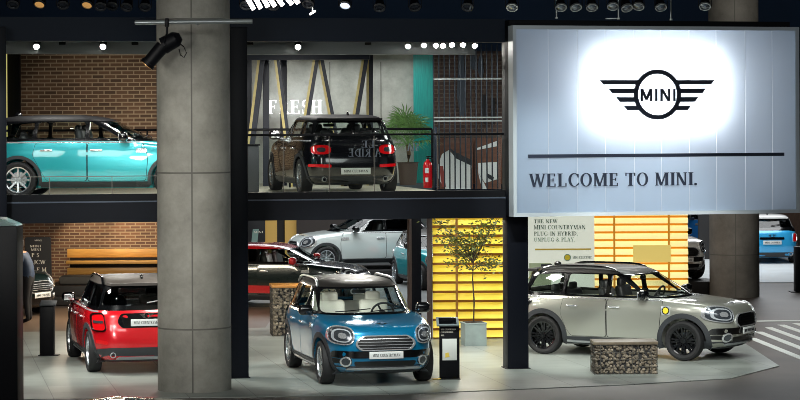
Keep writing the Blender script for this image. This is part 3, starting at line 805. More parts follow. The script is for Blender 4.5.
# ================================================================== SETTING
ST = math.atan(.2016)                                   # the stand is turned a little from the camera
DECK_Z, LIP = 2.84, 2.85 * K
def deckY(X): return 38.97 + .2016 * (X + 2.665)
U = Vector((math.cos(ST), math.sin(ST), 0)); N_ = Vector((-math.sin(ST), math.cos(ST), 0))
O = Vector((-2.665, 38.97, 0))
def sp(u, n, z): return O + U * u + N_ * n + Vector((0, 0, z))     # stand frame -> world
def sbox(u0, u1, n0, n1, z0, z1, bev=0):
    u0, u1, z0, z1 = u0 * K, u1 * K, z0 * K, z1 * K
    bm = B(); box(bm, ((u0 + u1) / 2, (n0 + n1) / 2, (z0 + z1) / 2), (u1 - u0, n1 - n0, z1 - z0), bev)
    return bm
def sstruct(name, bm, m): return struct(name, bm, m, O, ST, smooth=False)

# floors
M['standfloor'] = tiles('stand_floor', '#9aa09a', '#8c928d', '#5d625f', 1.0, .33, -ST)
M['hallfloor'] = mat('hall_carpet', '#4a403a', .42, noise=.25, nscale=1.1)
M['farfloor'] = mat('far_floor', '#7c7f80', .35, noise=.15, nscale=.8)
M['brownfloor'] = mat('brown_floor', '#5b4a3c', .35, noise=.2, nscale=.8)
M['stripe_w'] = mat('white_floor_stripe', '#dfe3e0', .5)
bm = B()
for q in ([(-60, 12), (60, 12), (60, 130), (-60, 130)],): bm.faces.new([bm.verts.new((x, y, 0)) for x, y in q])
struct('floor', bm, M['hallfloor'])
def floor_patch(name, pts, m, z):
    pts = [(x * K, y * 1.007) for x, y in pts]
    bm = B(); prism(bm, pts, FZ, z - .004 if z < .01 else .001, z); return struct(name, bm, m, smooth=False)
floor_patch('floor', [(-9, 35.45), (-2.2, 35.75), (0, 36.05), (3.3, 37.2), (5.02, 38.06), (6.05, 40.0), (6.1, 49.5), (-9, 46.9)], M['standfloor'], .012)
floor_patch('floor', [(-9, 46.9), (-2.6, 48.0), (-2.6, 53.5), (-9, 53.5)], M['brownfloor'], .012)
floor_patch('floor', [(-2.6, 48.0), (6.1, 49.5), (6.3, 74), (-7, 74), (-7, 56), (-2.6, 53.5)], M['farfloor'], .012)
floor_patch('floor', [(7.0, 61), (14, 61), (14, 78), (7.0, 78)], mat('bright_far_floor', '#c9cdce', .35, noise=.1, nscale=.8), .012)
for k, (x, y0, y1) in enumerate([(6.30, 41.2, 45.2), (6.62, 42.6, 46.6), (6.95, 43.8, 47.6), (7.28, 44.8, 48.2), (7.62, 45.6, 48.6), (7.96, 46.2, 48.8)]):
    bm = B(); prism(bm, [((x + a_) * K, b_ * 1.007) for a_, b_ in ((.26, y0), (.40, y0), (.12, y1), (-.02, y1))], FZ, 0, .009)
    tag(obj('floor_stripe', bm, M['stripe_w'], smooth=False), 'white painted line on the dark floor beside the grey car, %s from the stand edge' % ['first', 'second', 'third', 'fourth', 'fifth', 'sixth'][k], 'floor marking', 'white floor lines')
bm = B(); prism(bm, [(6.5, 49.2), (10, 49.7), (10, 49.95), (6.5, 49.45)], FZ, 0, .009)
tag(obj('floor_stripe', bm, M['stripe_w'], smooth=False), 'white cross line closing the far end of the floor lines', 'floor marking')

# deck, roof and posts
U0, U1 = -6.6, 4.30
sstruct('floor', sbox(U0, U1, .16, 15.0, 2.46, DECK_Z / K), mat('deck_floor', '#b7b2a0', .35, noise=.1, nscale=1))
sstruct('ceiling', sbox(U0, U1, .16, 15.0, 2.425, 2.455), M['fascia'])
M['beamline'] = mat('beam_line', '#3b4350', .4)
sstruct('trim_1', sbox(U0, 4.31, 0, .15, 2.415, 2.725), M['fascia'])
sstruct('trim_2', sbox(U0, 4.31, .02, .15, 2.725, LIP / K), M['black'])
sstruct('trim_3', sbox(U0, 4.31, -.012, .02, 2.722, 2.742), M['beamline'])
sstruct('trim_4', sbox(U0, 4.31, 0, .3, 5.195, 5.56), mat('roof_fascia', '#0d1826', .5, spec=.15))
sstruct('ceiling', sbox(U0, U1, .31, 15.0, 5.40, 5.55), M['black'])
M['track'] = mat('ceiling_track', '#7d8486', .35, .4)
sstruct('trim_5', sbox(U0, 4.3, 2.2, 2.4, 5.06, 5.28), M['track'])
pa, pb = at(240, 60, 48.4), at(369.5, 49, 48.4)
bm = B(); box(bm, (0, .1, 0), (pb.x - pa.x, .2, pb.z - pa.z)); struct('trim_6', bm, mat('header_beam', '#131a26', .5, spec=.2), ((pa.x + pb.x) / 2, 48.4, (pa.z + pb.z) / 2), smooth=False)
M['post'] = mat('post_navy', '#0a0d15', .45, spec=.15)
M['postlit'] = mat('post_grey', '#55575a', .5)
def post(u, n, w, d, z1, label, m='post', bm=None):
    t = thing('steel_post', label, 'post', sp(u * K, n, 0), ST, 'black stand posts'); z1 *= K
    b = B(); box(b, (0, 0, z1 / 2 + .01), (w, d, z1 - .02), .012); obj('shaft', b, M[m], t)
    b = B(); box(b, (0, 0, .012), (w + .05, d + .05, .024), .004); obj('base_plate', b, M['black'], t)
post(0, -.17, .30, .30, 5.40, 'black steel post right behind the big concrete column')
post(4.50, .22, .36, .34, 5.40, 'black steel post under the left end of the big lit sign')
post(-3.62, -.17, .22, .22, 5.40, 'black steel post at the far left edge of the stand')
p = at(415.5, 290, 49.5)
t = thing('steel_post', 'dark post standing behind the metallic blue car and left of the yellow wall', 'post', (p.x, 49.5, .012), ST)
bm = B(); box(bm, (0, 0, 1.2), (.2, .25, 2.4), .01); obj('shaft', bm, M['post'], t)
bm = B(); box(bm, (-.125, 0, 1.2), (.05, .24, 2.4), .005); obj('side_panel', bm, mat('post_brown', '#4a3d38', .5), t)

# concrete columns
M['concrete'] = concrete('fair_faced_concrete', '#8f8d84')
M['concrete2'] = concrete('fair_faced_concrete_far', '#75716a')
def column(name, label, c, r, m, joints, seam):
    t = thing(name, label, 'column', c)
    bm = B(); lathe(bm, [(0.001, 0), (r, 0), (r, 9), (0.001, 9)], 96); obj('shaft', bm, m, t, angle=30)
    for z in joints:
        bm = B(); lathe(bm, [(r + .0005, z - .012), (r + .002, z - .008), (r + .002, z + .008), (r + .0005, z + .012)], 96); obj('joint_line', bm, M['plinth'], t)
    for a in seam:
        bm = B(); a = R(a); d = Vector((math.cos(a), math.sin(a), 0)); box(bm, d * r + Vector((0, 0, 4.5)), (.006, .022, 9), 0, Matrix.Rotation(a, 4, 'Z')); obj('joint_line', bm, M['plinth'], t)
M['plinth'] = mat('joint_grey', '#5f5d57', .8)  # darker grey for column joints, panel seams and rail strips
column('concrete_column', 'massive round concrete column in front of the red car', (-3.19, 37.09, .012), .565, M['concrete'], (.965, 3.35, 5.7), (-88, 10, 190))
pc = ground(738, 298)
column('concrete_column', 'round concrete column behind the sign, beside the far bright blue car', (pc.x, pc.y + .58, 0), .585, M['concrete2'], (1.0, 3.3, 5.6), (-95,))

# hall shell
M['night'] = mat('hall_dark', '#0a101a', .8)
M['night2'] = mat('hall_blue', '#16283a', .8, noise=.2, nscale=.3)
bm = B(); box(bm, (0, 104, 9), (120, .3, 18)); struct('wall_back', bm, M['night2'], smooth=False)
bm = B(); box(bm, (-32, 70, 9), (.3, 90, 18)); struct('wall_left', bm, M['night'], smooth=False)
bm = B(); box(bm, (36, 70, 9), (.3, 90, 18)); struct('wall_right', bm, M['night'], smooth=False)
bm = B(); box(bm, (0, 70, 14), (80, 90, .3)); struct('ceiling', bm, M['night'], smooth=False)

# ---------------------------------------------------------------- upper level backdrop
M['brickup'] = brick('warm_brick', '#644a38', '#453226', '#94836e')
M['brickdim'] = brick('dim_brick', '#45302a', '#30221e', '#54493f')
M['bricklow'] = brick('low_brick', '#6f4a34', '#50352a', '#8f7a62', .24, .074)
def wall_px(name, x0, x1, Y, z0, z1, m, thick=.15, kind=True):
    a, b = at(x0, 130, Y).x, at(x1, 130, Y).x
    bm = B(); box(bm, (0, thick / 2, (z1 - z0) / 2), (b - a, thick, z1 - z0))
    return struct(name, bm, m, ((a + b) / 2, Y, z0), 0, smooth=False)
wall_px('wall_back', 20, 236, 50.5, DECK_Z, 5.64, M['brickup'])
wall_px('wall_left', -6, 20, 49.8, DECK_Z, 5.64, M['black'])
M['panelgrey'] = concrete('grey_panel', '#b9bab4')
wall_px('wall_back', 236, 413.6, 51.5, DECK_Z, 5.64, M['panelgrey'])
for x in (368.3, 381, 330):
    p = at(x, 100, 51.5); bm = B(); box(bm, (0, -.003, 1.3), (.015, .012, 2.6)); struct('trim_7', bm, M['plinth'], (p.x, 51.5, DECK_Z), smooth=False)
M['teal'] = wood('teal_stained_wood', '#0f9a95', '#18b5ae', 14, 1)
wall_px('wall_right', 413.6, 434, 51.3, DECK_Z, 5.64, M['teal'])
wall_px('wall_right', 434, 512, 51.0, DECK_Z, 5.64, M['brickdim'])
# FRESH letters
M['litwhite'] = mat('lit_letter_white', '#ffffff', .4, emis='#f4f8ff', es=1.0)
pa, pb = at(268, 114, 51.3), at(322.5, 100, 51.3)
bm = B(); text(bm, 'FRESH', pb.z - pa.z, lambda a, b, d: Vector((a, -d, b)), 0, 0, depth=.08, width=pb.x - pa.x)
tag(obj('wall_lettering', bm, M['litwhite'], None, (pa.x, 51.25, pa.z), smooth=False), 'glowing white capital letters on the grey wall behind the slanted struts', 'lettering')
# slanted timber struts
M['ply'] = wood('plywood_edge', '#b8a765', '#c9b97a', 1, 3)
M['strut'] = mat('strut_navy', '#111a2c', .5)
def strut(xa, ya, xb, yb, w, edge, label, Y=49.0, post_=False):
    a, b = at(xa, ya, Y), at(xb, yb, Y)
    b = a + (b - a) * ((a.z - DECK_Z) / (a.z - b.z))
    t = thing('slanted_strut' if not post_ else 'frame_post', label, 'strut', (b.x, Y, DECK_Z), 0)
    bm = B(); d = a - b
    s = w / (F / Y)
    def slab(o0, o1, y0, y1):
        bm = B(); prism(bm, [(o0, 0), (o1, 0), (d.x + o1, d.z), (d.x + o0, d.z)], FY, y0, y1); return bm
    obj('beam', slab(-s / 2, s / 2, 0, .14), M['strut'], t, smooth=False)
    if edge:
        e = 2.6 / (F / Y)
        if edge < 0: obj('wooden_edge', slab(-s / 2 - e, -s / 2, 0, .14), M['ply'], t, smooth=False)
        else: obj('wooden_edge', slab(s / 2, s / 2 + e, 0, .14), M['ply'], t, smooth=False)
bm = None
strut(247, 58, 247, 125, 9, 0, 'grey upright post at the left end of the slanted frame row', 49.4, True)
strut(262.5, 60, 254.5, 125, 5, -1, 'leftmost slanted strut, leaning beside the grey upright post')
strut(266, 60, 266, 125, 6, 0, 'dark upright frame post left of the glowing letters', 49.3, True)
strut(278, 60, 286.5, 125, 3, -1, 'thin strut sloping down across the second glowing letter', 48.66)
strut(283.5, 60, 283.5, 125, 6.5, 0, 'dark upright frame post between the glowing letters', 49.5, True)
strut(317, 60, 308, 115, 3.5, -1, 'strut leaning left from the apex behind the black car roof', 48.84)
strut(322, 60, 332.5, 115, 3.5, -1, 'strut leaning right from the apex behind the black car roof')
strut(366.5, 58, 357.5, 113, 4, -1, 'rightmost slanted strut, near the palm')
strut(371, 55, 371, 113, 4, -1, 'dark upright frame post between the rightmost strut and the palm', 49.35, True)
# metal rod screen
Y = 46.5
t = thing('rod_screen', 'tall screen of thin upright metal rods in front of the dim brick wall', 'screen', (at(434, 190, Y).x, Y, DECK_Z))
M['rod'] = mat('rod_dark', '#2b333d', .35, .5)
M['rail'] = mat('rail_grey', '#9aa2a2', .3, .6)
wid = at(503, 100, Y).x - at(434, 100, Y).x
for k in range(14):
    bm = B(); cyl(bm, (wid * k / 13, 0, 0), (wid * k / 13, 0, 2.8), .014, None, 8); obj('rod', bm, M['rod'], t)
for py in (79, 117.5, 121):
    bm = B(); z = at(465, py, Y).z - DECK_Z; box(bm, (wid / 2, -.02, z), (wid, .02, .025)); obj('cross_rail', bm, M['rail'], t)
# hanging dark coats / banners on the brick
for k, (x0, x1, ya, yb) in enumerate([(457, 466, 52, 118), (471, 476, 55, 70), (478, 484, 56, 78), (482, 487, 95, 125), (491, 496, 98, 125)]):
    a, b = at(x0, ya, 50.7), at(x1, yb, 50.7)
    bm = B(); w, h = b.x - a.x, a.z - b.z
    prism(bm, [(-w * .28, 0), (w * .28, 0), (w * .5, -h * .7), (w * .3, -h), (-w * .2, -h * .93), (-w * .5, -h * .65)], FY, -.02, .06)
    tag(obj('hanging_banner', bm, mat('banner_grey', '#3c4652' if k < 3 else '#15171c', .8), None, ((a.x + b.x) / 2, 50.9, a.z), smooth=False),
        ['long grey hanging cloth behind the rod screen', 'short grey pennant left of its pair behind the rod screen', 'short grey pennant right of its pair behind the rod screen', 'black pennant left of its pair low on the dim brick wall', 'black pennant right of its pair low on the dim brick wall'][k], 'banner')
# wooden counter in front of dim brick + boards painted with white car reflections
M['counter'] = wood('brown_panel', '#5a3526', '#704533', 1, 6)
a, b = at(437, 138, 50.2), at(505, 188, 50.2)
bm = B(); box(bm, ((b.x - a.x) / 2, 0, (a.z - DECK_Z) / 2), (b.x - a.x, .3, a.z - DECK_Z), .02)
tag(obj('counter', bm, M['counter'], None, (a.x, 50.3, DECK_Z)), 'low brown wooden counter wall behind the rod screen', 'counter')
M['reflpaperwhite'] = mat('reflection_paper_white', '#d9dde0', .4); M['reflprintdark'] = mat('reflection_print_dark', '#20242c', .4); M['reflred'] = mat('reflection_red', '#8c3a34', .5)
def reflection(x0, x1, y0, y1, Y, polys, label, name='reflection_board'):  # white car reflections in the glass, painted as flat shapes on a board
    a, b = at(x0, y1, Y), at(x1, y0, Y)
    t = thing(name, label, 'reflection', (a.x, Y, a.z))
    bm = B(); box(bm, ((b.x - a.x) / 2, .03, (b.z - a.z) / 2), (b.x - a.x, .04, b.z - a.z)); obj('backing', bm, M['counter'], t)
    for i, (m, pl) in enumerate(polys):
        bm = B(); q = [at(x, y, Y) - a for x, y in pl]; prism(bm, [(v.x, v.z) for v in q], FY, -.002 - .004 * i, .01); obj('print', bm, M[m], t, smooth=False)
reflection(437.5, 473, 143, 189, 50.0, [('reflpaperwhite', [(438, 165), (442, 154), (449, 150), (455, 157), (472, 165), (471, 189), (445, 189), (438, 178)]), ('reflprintdark', [(449, 147), (455, 152), (472, 160), (472, 166), (455, 158)]), ('reflred', [(439, 166), (443, 166), (446, 187), (442, 187)]), ('reflprintdark', [(455, 154), (459, 153), (459, 157), (456, 158)])],
        'painted reflection of the white side of a car, left of its pair behind the rods')
reflection(475, 501, 138, 189, 50.0, [('reflpaperwhite', [(477, 148), (497, 141), (498, 146), (477, 150)]), ('reflpaperwhite', [(478, 163), (498, 162), (498, 179), (485, 183), (478, 172)]), ('reflpaperwhite', [(478, 172), (484, 183), (487, 189), (482, 189)]), ('reflprintdark', [(487, 173), (494, 177), (493, 181), (488, 178)])],
        'painted reflection of the white nose of a car, right of its pair behind the rods')
# navy upright by extinguisher
p = at(435.5, 188, 47.5)
bm = B(); box(bm, (0, 0, .6), (.075, .08, 1.2), .01); box(bm, (0, 0, .01), (.16, .16, .02), .004)
tag(obj('bollard_post', bm, mat('post_blue', '#16263e', .4), None, (p.x, 47.5, DECK_Z)), 'slim navy upright standing beside the fire extinguisher', 'post')
# fire extinguisher
p = at(427.8, 187, 47.3)
t = thing('fire_extinguisher', 'red fire extinguisher with a white label standing on the upper deck', 'fire extinguisher', (p.x, 47.3, DECK_Z))
M['red'] = mat('extinguisher_red', '#c3121c', .25, 0, .6)
bm = B(); lathe(bm, [(.001, 0), (.085, 0), (.09, .02), (.09, .44), (.075, .50), (.04, .53), (.03, .56), (.001, .56)], 24); obj('cylinder', bm, M['red'], t)
bm = B(); box(bm, (-.02, -.086, .16), (.06, .012, .09)); box(bm, (-.02, -.086, .34), (.075, .012, .10)); obj('paper_label', bm, M['reflpaperwhite'], t)
bm = B(); cyl(bm, (0, 0, .56), (0, 0, .60), .025); box(bm, (.04, 0, .615), (.14, .025, .02), .006); obj('valve', bm, M['black'], t)
bm = B(); tube(bm, [(.03, 0, .58), (.09, -.02, .57), (.115, -.03, .48), (.11, -.03, .2)], .012, 8); obj('hose', bm, M['black'], t)
# palm
p = at(408, 187, 49.6)
t = thing('potted_palm', 'bushy fan palm in a dark pot beside the teal wall upstairs', 'plant', (p.x, 49.6, DECK_Z))
bm = B(); lathe(bm, [(.001, 0), (.17, 0), (.21, .45), (.23, .47), (.20, .47), (.19, .40), (.001, .40)], 28); obj('pot', bm, mat('pot_brown', '#4d4038', .6), t)
bm = B(); tube(bm, [(0, 0, .38), (.02, 0, .62), (0, 0, .85)], [.05, .045, .04], 10); obj('trunk', bm, mat('palm_trunk', '#5d4c35', .8, noise=.3, nscale=20), t)
bm = B(); rnd = random.Random(3)
for k in range(30):
    a = rnd.uniform(0, 2 * PI); el = rnd.uniform(-.1, 1.35); L = rnd.uniform(.3, .55)
    d = Vector((math.cos(a) * math.cos(el), math.sin(a) * math.cos(el), math.sin(el)))
    b0 = Vector((0, 0, .84)); e = b0 + d * L
    tube(bm, [b0, b0 + d * L * .5 + Vector((0, 0, .02)), e], .006, 5)
    side = d.cross(Vector((0, 0, 1))).normalized(); upv = side.cross(d).normalized()
    for j in range(13):
        f = (j - 6) / 6 * 1.5
        v = (d * math.cos(f) + side * math.sin(f)).normalized(); ll = rnd.uniform(.36, .52)
        w = d.cross(v)
        w = v.cross(upv).normalized() * .016
        m_ = e + v * ll * .55 + upv * .03; tip = e + v * ll + Vector((0, 0, -.10)) 
        vs = [bm.verts.new(x) for x in (e, m_ + w, tip, m_ - w)]
        bm.faces.new((vs[0], vs[1], vs[3])); bm.faces.new((vs[1], vs[2], vs[3]))
obj('leaves', bm, mat('palm_green', '#6f9a58', .5, noise=.4, nscale=5), t, smooth=False)
# dark bin left behind the balustrade
p = at(251.5, 190, 44.5)
t = thing('info_pedestal', 'dark waist-high pedestal on the upper deck left of the black car', 'pedestal', (p.x, 44.5, DECK_Z), .1)
bm = B(); box(bm, (0, 0, .44), (.27, .27, .86), .015); obj('body', bm, M['plastic'], t)
bm = B(); box(bm, (0, 0, .885), (.31, .31, .03), .008); obj('top_plate', bm, M['black'], t)

# glass balustrade
M['glassrail'] = glass('balustrade_glass', (.93, .96, .95), .9)
M['decal'] = mat('frosted_decal', '#5d6670', .7)
def balustrade(u0, u1, n, label, joints, ztop):
    t = thing('glass_balustrade', label, 'railing', sp(u0, n, LIP), ST)
    xs = [u0] + joints + [u1]
    for a, b in zip(xs, xs[1:]):
        bm = B(); box(bm, ((a + b) / 2 - u0, 0, (ztop - LIP) / 2), (b - a - .03, .014, ztop - LIP - .02)); obj('glass_pane', bm, M['glassrail'], t, smooth=False)
    bm = B(); box(bm, ((u1 - u0) / 2, 0, ztop - LIP + .015), (u1 - u0, .05, .035) if ztop > 3.5 else (u1 - u0, .018, .012), .003); obj('handrail', bm, M['black'] if ztop > 3.5 else M['plinth'], t)
    for j in joints:
        bm = B(); box(bm, (j - u0, 0, (ztop - LIP) / 2), (.012, .018, ztop - LIP), .003); obj('joint_strip', bm, M['plinth'], t)
    return t
bal = balustrade(.18, 4.50, .09, 'glass balustrade with black handrail in front of the black car upstairs', [.79, 1.55, 2.3, 3.36], 3.91)
bm = B()
def dec(px, py): # point on glass in local coords
    Y = 39.4; v = at(px, py, Y); k = v.x
    return k
lx = lambda px: (at(px, 150, deckY(at(px, 150, 39.6).x) + .09).x + 2.665) / math.cos(ST) - .18
lz = lambda py: at(390, py, 39.55).z - LIP
words(bal, M['decal'], 'A RIDE', lz(148) - lz(156), lambda a, b, d: Vector((a, -.008 - d, b)), lx(382), lz(156.5), .002, lx(382) - lx(349), True)
text(bm, 'MA', lz(142) - lz(150), lambda a, b, d: Vector((a, -.008 - d, b)), lx(420), lz(151), depth=.002, width=lx(420) - lx(408), mirror=True)
obj('lettering', bm, M['decal'], bal, smooth=False)
bm = B()
text(bm, 'LE', lz(141) - lz(148), lambda a, b, d: Vector((a, -.008 - d, b)), lx(376), lz(147.5), depth=.002, width=lx(376) - lx(362), mirror=True)
obj('lettering', bm, M['decal'], bal, smooth=False)
balustrade(-3.65, -.18, .09, 'glass balustrade in front of the turquoise car upstairs', [-3.0, -2.0, -1.0], 3.26)
Yb = 48.0
t = thing('back_railing', 'black tube railing along the rear of the upper deck behind the cars', 'railing', (at(5, 130, Yb).x, Yb, DECK_Z))
L_ = at(432, 130, Yb).x - at(5, 130, Yb).x
bm = B(); cyl(bm, (0, 0, 1.16), (L_, 0, 1.16), .025, None, 10); obj('handrail', bm, M['black'], t)
for k in range(7):
    bm = B(); cyl(bm, (L_ * k / 6, 0, 0), (L_ * k / 6, 0, 1.15), .02, None, 8); obj('upright', bm, M['black'], t)

# ---------------------------------------------------------------- big sign
SX0, SY0, SDX, SDY = 1.857, 39.43, 4.91, 1.25
SZ0, SZ1 = 2.56, 5.71
SA = math.atan2(SDY, SDX); SW = math.hypot(SDX, SDY)
def su(px):   # distance along the sign
    c = (px - 400) / F
    return SW * (c * SY0 - SX0) / (SDX - c * SDY)
def sz(px, py):
    Y = SY0 + SDY * su(px) / SW
    return at(px, py, Y).z - SZ0
SH = SZ1 - SZ0
sign = thing('illuminated_sign', 'huge backlit white sign with winged round logo and welcome line, hung above the grey car', 'sign', (SX0, SY0, SZ0), SA)
M['signframe'] = mat('sign_frame', '#c4ccd2', .35, .3)
M['rib'] = mat('sign_rib', '#e6eef5', .4)
m, nt, b_ = nodes('translucent_sheet'); nt.nodes.remove(b_)
tr = nt.nodes.new('ShaderNodeBsdfTranslucent'); tr.inputs['Color'].default_value = srgb('#eef3f8')
df = nt.nodes.new('ShaderNodeBsdfDiffuse'); df.inputs['Color'].default_value = srgb('#9fb0c4')
gl = nt.nodes.new('ShaderNodeBsdfGlossy'); gl.inputs['Roughness'].default_value = .25
mx = nt.nodes.new('ShaderNodeMixShader'); mx.inputs[0].default_value = .7
nt.links.new(df.outputs[0], mx.inputs[1]); nt.links.new(tr.outputs[0], mx.inputs[2])
mx2 = nt.nodes.new('ShaderNodeMixShader'); mx2.inputs[0].default_value = .04
nt.links.new(mx.outputs[0], mx2.inputs[1]); nt.links.new(gl.outputs[0], mx2.inputs[2])
nt.links.new(mx2.outputs[0], nt.nodes['Material Output'].inputs['Surface'])
M['sheet'] = m
m, nt, b_ = nodes('translucent_rib'); nt.nodes.remove(b_)
tr = nt.nodes.new('ShaderNodeBsdfTranslucent'); tr.inputs['Color'].default_value = (1, 1, 1, 1)
nt.links.new(tr.outputs[0], nt.nodes['Material Output'].inputs['Surface'])
M['rib'] = m
xs = [0.05] + [su(x) for x in (549, 578, 606, 635, 662, 690, 717, 746, 773)] + [SW - .05]
for a, b in zip(xs, xs[1:]):
    bm = B(); box(bm, ((a + b) / 2, .03, SH / 2), (b - a - .012, .012, SH - .1)); obj('translucent_panel', bm, M['sheet'], sign, smooth=False)
for a in xs[1:-1]:
    bm = B(); q = [bm.verts.new(v_) for v_ in ((a - .007, .034, .05), (a + .007, .034, .05), (a + .007, .034, SH - .05), (a - .007, .034, SH - .05))]; bm.faces.new(q); obj('panel_joint', bm, M['rib'], sign, smooth=False)
bm = B()
for c, s in (((SW / 2, .12, .03), (SW, .26, .06)), ((SW / 2, .12, SH - .03), (SW, .26, .06)), ((.03, .12, SH / 2), (.06, .26, SH - .12)), ((SW - .03, .12, SH / 2), (.06, .26, SH - .12))): box(bm, c, s)
obj('frame', bm, M['signframe'], sign, smooth=False)
bm = B(); box(bm, (SW / 2, .46, SH / 2), (SW - .02, .02, SH - .02)); obj('back_panel', bm, mat('sign_back', '#6d7680', .8), sign, smooth=False)
bm = B()
for c, s in (((SW / 2, .35, .01), (SW, .2, .02)), ((SW / 2, .35, SH - .01), (SW, .2, .02)), ((.01, .35, SH / 2), (.02, .2, SH)), ((SW - .01, .35, SH / 2), (.02, .2, SH))): box(bm, c, s)
obj('side_case', bm, M['fascia'], sign, smooth=False)
M['signink'] = mat('sign_letter_navy', '#262c3c', .4)
lc = su(657.5); kz = sz(657.5, 94.5); kr = (su(681.5) - su(634)) / 2
bm = B(); winged(bm, lambda a, b, d: Vector((lc + a, .012 - d, kz + b)), kr, .03)
obj('winged_logo', bm, M['signink'], sign, smooth=False)
bm = B(); h = sz(657, 88.5) - sz(657, 101.5)
text(bm, 'MINI', h, lambda a, b, d: Vector((a, .012 - d, b)), su(640.5), sz(657, 101.5), font=sans, gap=.2, depth=.03, width=su(675.5) - su(640.5))
obj('logo_lettering', bm, M['signink'], sign, smooth=False)
bm = B(); z1, z0 = sz(650, 153.6), sz(650, 157); box(bm, ((su(528) + su(784)) / 2, .005, (z0 + z1) / 2), (su(784) - su(528), .03, z1 - z0)); obj('divider_bar', bm, M['signink'], sign, smooth=False)
words(sign, M['signink'], 'WELCOME TO MINI.', sz(610, 173) - sz(610, 186), lambda a, b, d: Vector((a, .012 - d, b)), su(529), sz(610, 186), .03, su(697) - su(529), gap=.07)
bm = B(); box(bm, (SW / 2 - .05, .3, SH + .05), (SW - .1, .3, .09)); obj('hanging_beam', bm, M['black'], sign, smooth=False)
for k in range(6):
    bm = B(); x = .5 + k * (SW - 1) / 5
    cyl(bm, (x, .42, .15), (x, .42, SH - .15), .012, None, 8); obj('light_tube_holder', bm, M['rail'], sign)
def sign_light(u, z, size, power, col=(.86, .93, 1), dp=.43):
    l = bpy.data.lights.new('sign_lamp', 'AREA'); l.shape = 'RECTANGLE'; l.size, l.size_y = size; l.energy = power; l.color = col
    o = bpy.data.objects.new('sign_lamp', l); C.objects.link(o)
    w = Matrix.Translation((SX0, SY0, SZ0)) @ Matrix.Rotation(SA, 4, 'Z')
    o.matrix_world = w @ Matrix.Translation((u, .44, z)) @ Matrix.Rotation(-PI / 2, 4, 'X') @ Matrix.Rotation(PI, 4, 'Z') if False else w @ Matrix.Translation((u, dp, z)) @ Matrix.Rotation(-PI / 2, 4, 'X')
    return o

# ---------------------------------------------------------------- lower level
sstruct_y = 57.5
bm = B(); box(bm, (0, .1, 1.3), (5.0, .2, 2.6)); struct('wall_back', bm, M['bricklow'], (at(20, 250, 57.0).x + 2.5, 57.0, .012), 0, smooth=False)
M['stepdark'] = mat('step_dark', '#1c1a1a', .6)
a = at(50, 300, 55)
bm = B(); box(bm, (1.45, .95, .205), (2.9, 1.7, .41), .01); box(bm, (1.45, -.15, .10), (2.9, .45, .2), .01)
tag(obj('low_platform', bm, M['stepdark'], None, (at(46, 300, 54.9).x, 54.9, .012)), 'dark stepped platform below the wooden bench', 'platform')
# timber bench against the brick wall
M['benchwood'] = wood('honey_timber', '#b3803a', '#c99850', 1, 10)
Yb = 56.0
t = thing('timber_bench', 'long honey-coloured timber bench with plank back against the brick wall', 'bench', (at(66, 280, Yb).x, Yb, .432))
L_ = 2.75
zz = lambda py: at(110, py, Yb).z - .432
for y0, y1, yo in ((249.3, 258, .25), (268.3, 275, .25)):
    bm = B(); box(bm, (L_ / 2, yo, (zz(y0) + zz(y1)) / 2), (L_, .06, zz(y0) - zz(y1)), .008); obj('back_plank', bm, M['benchwood'], t)
bm = B(); box(bm, (L_ / 2, .12, (zz(261) + zz(264)) / 2), (L_, .3, zz(261) - zz(264)), .008); obj('shelf_plank', bm, M['benchwood'], t)
bm = B(); box(bm, (L_ / 2, .30, zz(262)), (L_ - .1, .04, zz(249.3) - zz(275)), .004); obj('back_frame', bm, M['stepdark'], t)
bm = B(); box(bm, (L_ / 2 - .05, -.12, zz(279)), (L_ + .1, .62, max(.1, zz(275.5) - zz(283))), .03); obj('seat_cushion', bm, mat('cushion_grey', '#4a4845', .8), t)
bm = B(); box(bm, (L_ / 2, -.1, zz(283) / 2 + .0), (L_ - .2, .45, zz(283)), .01); obj('seat_base', bm, M['stepdark'], t)
# letter board
M['board'] = mat('chalkboard', '#17171a', .5); M['chalk'] = mat('chalk_white', '#d8d2c4', .6)
Yb = 54.4; a, b = at(26, 280, Yb), at(52, 237, Yb)
t = thing('letter_board', 'black board with rows of white letters leaning by the brick wall', 'sign', (a.x, Yb, .012))
w, z1 = b.x - a.x, b.z - .012
bm = B(); prism(bm, rounded([(0, .0), (w, 0), (w - .03, z1), (-.02, z1)], .05), FY, 0, .05); obj('board', bm, M['board'], t)
bz = lambda py: at(40, py, Yb).z - .012
for s, py, h, x0, wd in (('MINI', 241, 1.4, 34.5, 7), ('THE NEW', 247.2, 2.2, 30, 11), ('FAMILY', 250.6, 2.2, 31, 10), ('P S', 257, 4, 31.5, 8), ('JCW', 264, 4, 33.5, 12), ('F F M', 271.5, 4, 31.5, 15), ('S', 278.5, 4, 48, 2.5)):
    if s == 'FAMILY' or s == 'THE NEW':
        s = 'MINI' if s == 'THE NEW' else 'MINI'
    words(t, M['chalk'], s, bz(py - h) - bz(py), lambda p, q, d: Vector((p, -d, q)), at(x0, py, Yb).x - a.x, bz(py), .004, at(x0 + wd, py, Yb).x - at(x0, py, Yb).x)

